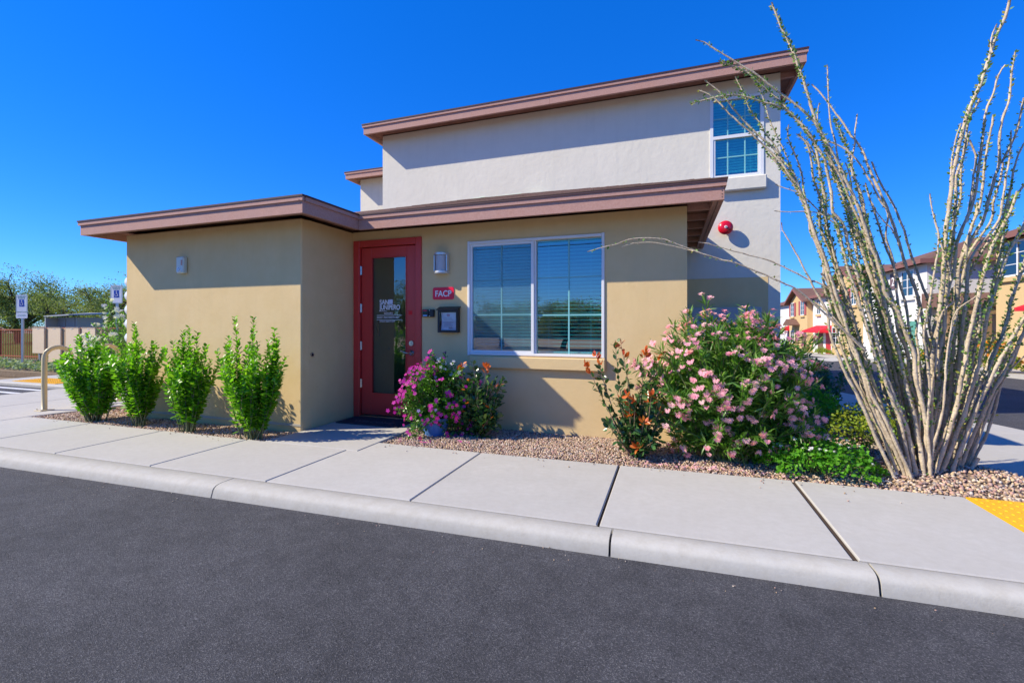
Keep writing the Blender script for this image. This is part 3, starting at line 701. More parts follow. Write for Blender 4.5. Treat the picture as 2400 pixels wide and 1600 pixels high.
# left sash sits forward, with its own frame
sub('sash', MB().box(x0+.0245, x0+.052, YM+.002, YM+.035, z0+.025, z1-.027).box(xm-.026, xm+.004, YM-.006, YM+.035, z0+.025, z1-.027)
    .box(x0+.0525, xm-.0265, YM+.002, YM+.035, z1-.054, z1-.0275).box(x0+.0525, xm-.0265, YM+.002, YM+.035, z0+.0255, z0+.050), M_VINYL, win)
sub('centre_mullion', box(xm+.005, xm+.028, YM+.012, YM+.072, z0+.025, z1-.027), M_VINYL, win)
for (a, b, c, d, yy) in ((x0+.053, xm-.027, z0+.051, z1-.055, YM+.018), (xm+.029, x1-.0245, z0+.025, z1-.027, YM+.045)):
    sub('pane', box(a, b, yy, yy+.004, c, d), G_WIN, win)
    zc1 = (c + (d-c)*0.34)
    M_GR = mat('pale_teal_grid', (0.20, 0.50, 0.52), 0.5, 0.3)
    sub('grid_bar', box((a+b)/2-.008, (a+b)/2+.008, yy-.007, yy-.001, c, d), M_GR, win)
    sub('grid_bar', box(a, (a+b)/2-.009, yy-.007, yy-.001, zc1-.008, zc1+.008), M_GR, win)
    sub('grid_bar', box((a+b)/2+.009, b, yy-.007, yy-.001, zc1-.008, zc1+.008), M_GR, win)
    zc2 = c + (d-c)*0.67
    sub('grid_bar', box(a, (a+b)/2-.009, yy-.007, yy-.001, zc2-.007, zc2+.007), M_GR, win)
    sub('grid_bar', box((a+b)/2+.009, b, yy-.007, yy-.001, zc2-.007, zc2+.007), M_GR, win)
def blinds(parent, a, b, y, c, d, step, tilt, parts=True):
    sl = MB().obox(Matrix.Identity(4), b-a, 0.030, 0.0022).mesh('slat', M_BLIND); n = int((d-c-.05)/step)
    for k in range(n):
        o = bpy.data.objects.new('slat', sl); C.objects.link(o); o.parent = parent
        o.location = ((a+b)/2, y + random.uniform(-.001, .001), d-.035-k*step); o.rotation_euler = (tilt + random.uniform(-.04, .04), random.uniform(-.0015, .0015), 0)
    sub('head_rail', box(a, b, y-.018, y+.018, d-.025, d), M_BLIND, parent)
    sub('bottom_rail', box(a, b, y-.014, y+.014, c, c+.016), M_BLIND, parent)
    for t in (0.18, 0.82): sub('ladder_cord', box(a+(b-a)*t-.0015, a+(b-a)*t+.0015, y-.017, y-.015, c+.016, d-.026), M_BLIND, parent)
blinds(win, x0+.06, xm-.02, YM+.105, z0+.03, z1-.02, 0.036, -0.55)
blinds(win, xm+.02, x1-.02, YM+.105, z0+.03, z1-.02, 0.040, -0.22)
M_SCR = bpy.data.materials.new('insect_screen'); M_SCR.use_nodes = True
_n = M_SCR.node_tree.nodes; _l = M_SCR.node_tree.links; _t = _n.new('ShaderNodeBsdfTransparent'); _m = _n.new('ShaderNodeMixShader'); _m.inputs[0].default_value = .30
_n['Principled BSDF'].inputs['Base Color'].default_value = (.10,.22,.30,1); _l.new(_t.outputs[0], _m.inputs[1]); _l.new(_n['Principled BSDF'].outputs[0], _m.inputs[2]); _l.new(_m.outputs[0], _n['Material Output'].inputs['Surface'])
sub('insect_screen', MB().add([(x0+.053, YM+.006, z0+.051), (xm-.027, YM+.006, z0+.051), (xm-.027, YM+.006, z1-.055), (x0+.053, YM+.006, z1-.055)], [(0,1,2,3)]), M_SCR, win)
part('sill', box(x0+.03, x1+.018, YM-.055, YM-.001, 0.665, 0.798, bev=.010), M_TAN, bld, label='tan stucco sill band under the wide window')
# rooms behind the glass
part('interior_floor', box(XC, XR-.21, YM+.225, 7.05, -.02, 0.0), M_INTF, bld)
part('interior_wall', box(XC, XR-.21, 6.9, 7.05, 0, 2.3), M_INT, bld)
part('interior_wall', box(-2.60, -2.52, YM+.225, 6.9, 0, 2.3), M_INT, bld)
part('interior_wall', box(-3.97, -3.80, YM+.255, 7.04, 0, 2.3), mat('grey_green_paint', (.34,.40,.36), .9), bld)
part('interior_wall', box(-3.56, -3.44, 6.2, 6.89, 0, 2.3), mat('pale_green_paint', (.60,.72,.58), .9), bld)
part('ceiling', box(XC, XR-.21, YM+.225, 7.05, 2.31, 2.33), M_INT, bld)
part('reception_desk', box(-3.25, -2.65, 5.6, 6.1, 0.0, 0.75, bev=.01), mat('walnut_veneer', (0.09, 0.05, 0.03), 0.5, 0.3, mottle=(8, .5, (0.05, 0.03, 0.02))), bld)
part('interior_desk', box(-2.1, -0.7, 6.1, 6.7, 0.0, 0.74, bev=.01), MATS['walnut_veneer'], bld)
for k in range(9):
    t = k*0.13; M_ = Matrix.Translation((-3.42+t*.45, 5.5, 0.78-t*0.55)) @ Matrix.Rotation(math.radians(42), 4, 'Y')
    part('stair_rail', MB().obox(M_, 0.35, .012, .014), M_SIGNW, bld)

# ------------------------------------------------------------------ door
dx0, dx1, dz0, dz1 = DOOR
dr = part('door', MB().box(-3.655, -3.508, YM+.014, YM+.059, .035, 2.108, bev=.003).box(-3.001, -2.873, YM+.014, YM+.059, .035, 2.108, bev=.003)
          .box(-3.507, -3.002, YM+.015, YM+.058, 1.992, 2.107).box(-3.507, -3.002, YM+.015, YM+.058, .036, .292), M_RED, bld, label='red steel door with a tall glass panel and white lettering')
sub('door_frame', MB().box(-3.755, -3.664, YM-.022, YM+.11, -.01, 2.20, bev=.005).box(-2.864, -2.786, YM-.022, YM+.11, -.01, 2.20, bev=.005)
    .box(-3.663, -2.865, YM-.021, YM+.109, 2.117, 2.199, bev=.004), M_RED, dr)
sub('glass', box(-3.507, -3.002, YM+.034, YM+.040, .293, 1.991), G_DOOR, dr)
sub('glazing_bead', MB().box(-3.507, -3.495, YM+.008, YM+.03, .293, 1.991).box(-3.014, -3.002, YM+.008, YM+.03, .293, 1.991).box(-3.4945, -3.0145, YM+.008, YM+.03, 1.979, 1.991).box(-3.4945, -3.0145, YM+.008, YM+.03, .293, .305), M_RED, dr)
for z in (1.83, 1.36, 0.89, 0.42):
    sub('hinge', MB().tube([(-3.660, YM+.004, z-.055), (-3.660, YM+.004, z+.055)], .009, 8).box(-3.655, -3.645, YM+.006, YM+.0135, z-.05, z+.05), M_STEEL, dr)
sub('threshold', box(-3.662, -2.866, YM-.03, YM+.09, -.01, .022, bev=.004), M_STEEL, dr)
sub('deadbolt', MB().tube([(-2.936, YM+.014, .927), (-2.936, YM+.002, .927)], [.033, .030], 20).tube([(-2.936, YM+.002, .927), (-2.936, YM-.004, .927)], [.016, .014], 14), M_STEEL, dr)
sub('handle', MB().tube([(-2.930, YM+.014, .81), (-2.930, YM+.004, .81)], [.034, .031], 20).tube([(-2.930, YM+.004, .81), (-2.930, YM-.045, .81)], .010, 12)
    .tube([(-2.930, YM-.045, .81), (-2.965, YM-.050, .812), (-3.00, YM-.048, .820), (-3.03, YM-.043, .832), (-3.05, YM-.038, .835)], [.010, .009, .008, .0075, .006], 10), M_STEEL, dr, smooth=True)
sub('sticker', box(-2.975, -2.925, YM+.0115, YM+.0135, 1.272, 1.32), mat('bright_red_sticker', (0.75, 0.005, 0.01), 0.4), dr)
sub('pull_bar', MB().tube([(-3.47, YM+.10, 1.22), (-3.47, YM+.10, 1.0)], .012, 8), M_BLACK, dr)
ty = YM + .0335
def dtext(s, size, x, z, sx=1.0, bold=0.0, sp=1.0):
    me = text_mesh(s, size, Matrix.Translation((x, ty, z)) @ FRONT, depth=0.0004, font_scale_x=sx, bold=bold, spacing=sp); me.materials.append(M_SIGNW)
    o = bpy.data.objects.new('lettering', me); C.objects.link(o); o.parent = dr; return o
dtext('SAN', .083, -3.402, 1.402, .84, .0022); dtext('JUNIPERO', .083, -3.402, 1.338, .80, .0022)
sub('logo', MB().box(-3.272, -3.212, ty-.0012, ty-.0004, 1.404, 1.462), mat('pale_logo', (0.55, 0.6, 0.72), .5), dr)
for k in range(5):
    a = k*math.tau/5
    sub('logo_mark', MB().obox(Matrix.Translation((-3.242+.012*math.cos(a), ty-.0016, 1.433+.012*math.sin(a))) @ Matrix.Rotation(-a, 4, 'Y'), .018, .0006, .005), M_SIGNW, dr)
sub('lettering_rule', box(-3.40, -3.30, ty-.001, ty-.0004, 1.318, 1.323), M_SIGNW, dr)
dtext('HOURS', .030, -3.335, 1.283, 1.0, .0006, 1.35)
sub('lettering_rule', box(-3.445, -3.075, ty-.001, ty-.0004, 1.265, 1.270), M_SIGNW, dr)
dtext('MONDAY - FRIDAY 9:00AM TO 6:00PM', .0235, -3.44, 1.234, .80, .0006)
sub('lettering_rule', box(-3.445, -3.075, ty-.001, ty-.0004, 1.210, 1.215), M_SIGNW, dr)
dtext('SATURDAY 10:00AM TO 5:00PM', .0195, -3.40, 1.185, .80, .0004)

# upper window
x0, x1, z0, z1 = UW; zm = 3.824
uw = part('window', MB().box(x0-.012, x0+.030, YU-.012, YU+.07, z0-.008, z1+.012).box(x1-.030, x1+.012, YU-.012, YU+.07, z0-.008, z1+.012)
          .box(x0+.0305, x1-.0305, YU-.011, YU+.069, z1-.022, z1+.011).box(x0+.0305, x1-.0305, YU-.011, YU+.069, z0-.008, z0+.026).box(x0+.0305, x1-.0305, YU-.013, YU+.069, zm-.025, zm+.020), M_VINYL, bld, label='tall upper window at the top right corner')
sub('sash', MB().box(x0+.031, x0+.058, YU-.004, YU+.03, z0+.027, zm-.026).box(x1-.058, x1-.031, YU-.004, YU+.03, z0+.027, zm-.026).box(x0+.0585, x1-.0585, YU-.004, YU+.03, z0+.027, z0+.050), M_VINYL, uw)
for (c, d) in ((z0+.05, zm-.026), (zm+.021, z1-.023)):
    sub('pane', box(x0+.032, x1-.032, YU+.02, YU+.024, c, d), G_WIN, uw)
    for t in (1/3, 2/3): sub('grid_bar', box(x0+(x1-x0)*t-.008, x0+(x1-x0)*t+.008, YU+.013, YU+.019, c, d), MATS['pale_teal_grid'], uw)
    sub('grid_bar', box(x0+.032, x1-.032, YU+.0125, YU+.0185, (c+d)/2-.008, (c+d)/2+.008), MATS['pale_teal_grid'], uw)
blinds(uw, x0+.032, x1-.032, YU+.09, z0+.03, z1-.02, 0.040, -0.75)
part('interior_wall', box(x0-.3, x1+.15, YU+.5, YU+.6, z0-.3, z1+.3), M_INT, bld)
part('sill', box(x0+.03, x1+.04, YU-.085, YU-.001, 3.035, 3.222, bev=.014), M_WHITE, bld, label='white stucco sill under the upper window')

# ------------------------------------------------------------------ things fixed to the walls
def fixed(name, label, cat, loc, group=None): return thing(name, label, cat, loc, group)
t = fixed('wall_lamp', 'silver half round wall lamp beside the red door', 'lamp', (-2.51, YM, 1.86))
mb = MB(); n = 12
def half_cyl(mb, cx, y, z0, z1, r, depth, n=14, mi=0):
    v = []
    for z in (z0, z1):
        for k in range(n+1):
            a = math.pi*k/n; v.append((cx - r*math.cos(a), y - depth*math.sin(a), z))
    m_ = n+1
    mb.add(v, [(k, k+1, m_+k+1, m_+k) for k in range(n)] + [tuple(range(m_))[::-1], tuple(range(m_, 2*m_))], mi); return mb
M_SILV = mat('silver_paint', (0.60, 0.62, 0.64), 0.35, 0.5, metal=0.4)
part('back_plate', box(-2.598, -2.424, YM-.012, YM-.001, 1.745, 1.985), M_SILV, t)
part('diffuser', half_cyl(MB(), -2.511, YM-.013, 1.775, 1.955, .072, .085), mat('frosted_lens', (0.62, 0.63, 0.66), 0.3, 0.5, transl=.3), t, smooth=False)
for z in (1.748, 1.958): part('rim', half_cyl(MB(), -2.511, YM-.0125, z, z+.026, .086, .102), M_SILV, t)
for x in (-2.594, -2.434): part('side_strap', box(x, x+.012, YM-.06, YM-.0125, 1.774, 1.957), M_SILV, t)

t = fixed('fire_panel_sign', 'red rounded sign with white letters FACP', 'sign', (-2.497, YM, 1.515))
def round_rect(mb, x0, x1, z0, z1, y0, y1, r, n=5, mi=0):
    P = []
    for (cx, cz, a0) in ((x1-r, z1-r, 0), (x0+r, z1-r, 90), (x0+r, z0+r, 180), (x1-r, z0+r, 270)):
        for k in range(n+1):
            a = math.radians(a0+90*k/n); P.append((cx+r*math.cos(a), cz+r*math.sin(a)))
    N = len(P); v = [(x, y0, z) for x, z in P] + [(x, y1, z) for x, z in P]
    return mb.add(v, [tuple(reversed(range(N))), tuple(range(N, 2*N))] + [(i, (i+1)%N, N+(i+1)%N, N+i) for i in range(N)], mi)
part('plate', round_rect(MB(), -2.635, -2.36, 1.445, 1.588, YM-.008, YM-.001, .022), mat('crimson_sign', (0.80, 0.006, 0.045), 0.35, 0.4), t)
me = text_mesh('FACP', .098, Matrix.Translation((-2.498, YM-.0088, 1.482)) @ FRONT, depth=.0007, font_scale_x=.93, bold=.0018, align='CENTER'); me.materials.append(M_SIGNW)
part('lettering', me, None, t)

t = fixed('card_reader', 'small black card reader between the door and the notice box', 'card reader', (-2.68, YM, 1.287))
part('housing', MB().box(-2.757, -2.676, YM-.045, YM-.001, 1.243, 1.333, bev=.006).box(-2.675, -2.610, YM-.038, YM-.0012, 1.241, 1.331, bev=.006), M_BLACK, t)
part('red_label', box(-2.742, -2.694, YM-.0465, YM-.0455, 1.312, 1.322), mat('pink_red_label', (0.7, 0.05, 0.1), .4), t)
part('screen', box(-2.740, -2.698, YM-.0462, YM-.0453, 1.276, 1.306), mat('dark_green_screen', (0.01, 0.04, 0.035), .15, .5), t)
part('blue_label', box(-2.742, -2.690, YM-.0465, YM-.0455, 1.252, 1.266), mat('pale_blue_label', (0.25, 0.5, 0.8), .4), t)
part('screw', MB().tube([(-2.662, YM-.038, 1.32), (-2.662, YM-.040, 1.32)], .005, 8).tube([(-2.662, YM-.038, 1.252), (-2.662, YM-.040, 1.252)], .005, 8), M_STEEL, t, kind='stuff')

t = fixed('notice_box', 'black notice box with a sloping lid and a paper notice behind glass', 'notice box', (-2.413, YM, 1.2))
part('case', MB().box(-2.535, -2.283, YM-.012, YM-.001, 1.060, 1.335).box(-2.535, -2.511, YM-.075, YM-.0125, 1.060, 1.325).box(-2.300, -2.283, YM-.075, YM-.0125, 1.060, 1.325)
     .box(-2.5105, -2.3005, YM-.075, YM-.0125, 1.060, 1.082).box(-2.5105, -2.3005, YM-.0745, YM-.0125, 1.298, 1.324), M_BLACK, t)
part('lid', MB().add([(-2.548, YM-.095, 1.318), (-2.272, YM-.095, 1.318), (-2.272, YM-.001, 1.352), (-2.548, YM-.001, 1.352), (-2.548, YM-.095, 1.3255), (-2.272, YM-.095, 1.3255), (-2.272, YM-.001, 1.362), (-2.548, YM-.001, 1.362)],
     [(3,2,1,0), (4,5,6,7), (0,1,5,4), (1,2,6,5), (2,3,7,6), (3,0,4,7)]), M_BLACK, t)
def curved_sheet(x0, x1, z0, z1, y, bow):
    mb = MB(); n = 8; v = []
    for j in range(n+1):
        for i in range(n+1):
            u, w = i/n, j/n; v.append((x0+(x1-x0)*u + .010*(w-.5)*(w-.5)*4*(1-u)*-1 + .0, y - bow*math.sin(math.pi*u)*(0.6+.4*w), z0+(z1-z0)*w))
    mb.add(v, [(j*(n+1)+i, j*(n+1)+i+1, (j+1)*(n+1)+i+1, (j+1)*(n+1)+i) for j in range(n) for i in range(n)]); return mb
part('paper_notice', curved_sheet(-2.500, -2.312, 1.088, 1.292, YM-.040, .012), mat('white_paper', (0.72, 0.74, 0.80), .8, .1), t, smooth=True)
pm = MB()
for k, z in enumerate((1.232, 1.218, 1.204, 1.184, 1.172, 1.160, 1.148, 1.136, 1.120)):
    a = random.uniform(0.0, .02); b = random.uniform(0, .03); pm.box(-2.480+a, -2.335-b, YM-.0565, YM-.0560, z, z+.0035)
part('printed_line', pm, mat('grey_print', (0.25, 0.27, 0.35), .8), t, kind='stuff')
part('printed_emblem', round_rect(MB(), -2.425, -2.385, 1.245, 1.275, YM-.0570, YM-.0562, .012), mat('faded_pink_print', (0.6, 0.3, 0.38), .8), t)
part('signature', MB().tube([(-2.40, YM-.0565, 1.105), (-2.388, YM-.0565, 1.120), (-2.38, YM-.0565, 1.103), (-2.366, YM-.0565, 1.122), (-2.36, YM-.0565, 1.104), (-2.345, YM-.0565, 1.112)], .0022, 5), mat('black_ink', (0.02, 0.02, 0.03), .6), t)
part('cover_glass', box(-2.5105, -2.3005, YM-.0725, YM-.0710, 1.083, 1.297), G_CLEAR, t)

t = fixed('strobe_box', 'white alarm box with round lens on the left wall', 'alarm', (-5.558, YW, 1.87))
part('housing', box(-5.640, -5.512, YW-.055, YW-.001, 1.772, 1.972, bev=.012), mat('aged_white_plastic', (0.60, 0.64, 0.58), .45, .4), t)
part('lens', MB().disc((-5.590, YW-.055, 1.815), (0,-1,0), .028, .020, .010, 20), mat('clear_grey_lens', (0.45, 0.52, 0.60), .1, .6), t)
part('lens_ring', MB().disc((-5.590, YW-.0552, 1.815), (0,-1,0), .036, .034, .004, 20), M_VINYL, t)
text = text_mesh('FIRE', .036, Matrix.Translation((-5.527, YW-.056, 1.865)) @ FRONT @ Matrix.Rotation(math.radians(90), 4, 'Z') @ Matrix.Translation((0, 0, 0)), depth=.0004, bold=.0008); text.materials.append(mat('rust_red_print', (0.6, 0.12, 0.05), .6))
part('lettering', text, None, t)

t = fixed('alarm_bell', 'round red alarm bell on the white wall', 'bell', (0.749, YU, 2.52))
M_BELL = mat('red_enamel', (0.60, 0.004, 0.02), 0.22, 0.6)
prof = [(.093, 0.0), (.098, .006), (.0985, .018), (.095, .030), (.085, .043), (.068, .053), (.045, .060), (.022, .063), (.0005, .064)]
mb = MB(); n = 40; v = []
for r, h in prof:
    for k in range(n): a = math.tau*k/n; v.append((.749+r*math.cos(a), YU-.07-h, 2.52+r*math.sin(a)))
mb.add(v, [(i*n+k, (i+1)*n+k, (i+1)*n+(k+1)%n, i*n+(k+1)%n) for i in range(len(prof)-1) for k in range(n)] + [tuple(range(n))])
part('gong', mb, M_BELL, t, smooth=True)
part('back_box', MB().disc((.749, YU-.001, 2.52), (0,-1,0), .052, .052, .068, 20), M_BELL, t)
part('boss', MB().disc((.749, YU-.133, 2.52), (0,-1,0), .020, .016, .010, 20), M_VINYL, t)
part('centre_screw', MB().disc((.749, YU-.143, 2.52), (0,-1,0), .007, .006, .004, 10), M_BLACK, t)

t = fixed('hose_tap', 'small dark wall outlet low on the wing side wall', 'wall outlet', (XC, 4.05, .816))
part('cover', MB().disc((XC+.002, 4.05, .816), (1,0,0), .024, .022, .012, 16), M_STEEL, t)
part('socket', MB().disc((XC+.014, 4.05, .816), (1,0,0), .015, .012, .006, 12), M_BLACK, t)

t = fixed('electrical_cabinet', 'grey panel cabinet on the shaded wall behind the pink oleander', 'cabinet', (.76, YU, .7))
M_CAB = mat('pale_grey_cabinet', (0.42, 0.43, 0.46), .5, .4)
part('body', box(.20, 1.19, YU-.14, YU-.006, .05, 1.396, bev=.004), M_CAB, t)
part('door_panel', box(.30, 1.10, YU-.152, YU-.1415, .12, 1.310, bev=.003), M_CAB, t)
for k in range(5):
    z = 1.72 - k*.185
    m_ = fixed('electric_meter', ['topmost', 'second from the top', 'third from the top', 'fourth from the top', 'lowest'][k] + ' glass electric meter in the column on the left wall edge', 'electric meter', (XL, 4.02, z), 'electric meters in a column')
    part('socket', box(XL-.044, XL-.001, 3.96, 4.14, z-.085, z+.085), M_CAB, m_)
    mb = MB(); n = 20; v = []; pr_ = [(.083, 0), (.086, .01), (.084, .10), (.072, .125), (.04, .138), (.0005, .142)]
    for r, h in pr_:
        for q in range(n): a = math.tau*q/n; v.append((XL-.045-h, 4.05+r*math.cos(a), z+r*math.sin(a)))
    mb.add(v, [(i*n+q, i*n+(q+1)%n, (i+1)*n+(q+1)%n, (i+1)*n+q) for i in range(len(pr_)-1) for q in range(n)])
    part('glass_dome', mb, mat('meter_glass', (0.78, 0.78, 0.82), .08, .8), m_, smooth=True)

t = thing('doormat', 'dark grey doormat in front of the red door', 'doormat', (-3.3, 4.56, 0))
part('mat_body', box(-3.70, -2.86, 4.34, 4.70, .0015, .014, bev=.004), mat('charcoal_mat', (0.05, 0.05, 0.065), .95, .1, bump=(180, 1.0, .006, 4)), t)
me = text_mesh('WELCOME', .11, Matrix.Translation((-3.27, 4.44, .0148)), depth=.0006, align='CENTER', bold=.001); me.materials.append(mat('worn_mat_print', (0.16, 0.11, 0.12), .95)); part('lettering', me, None, t)

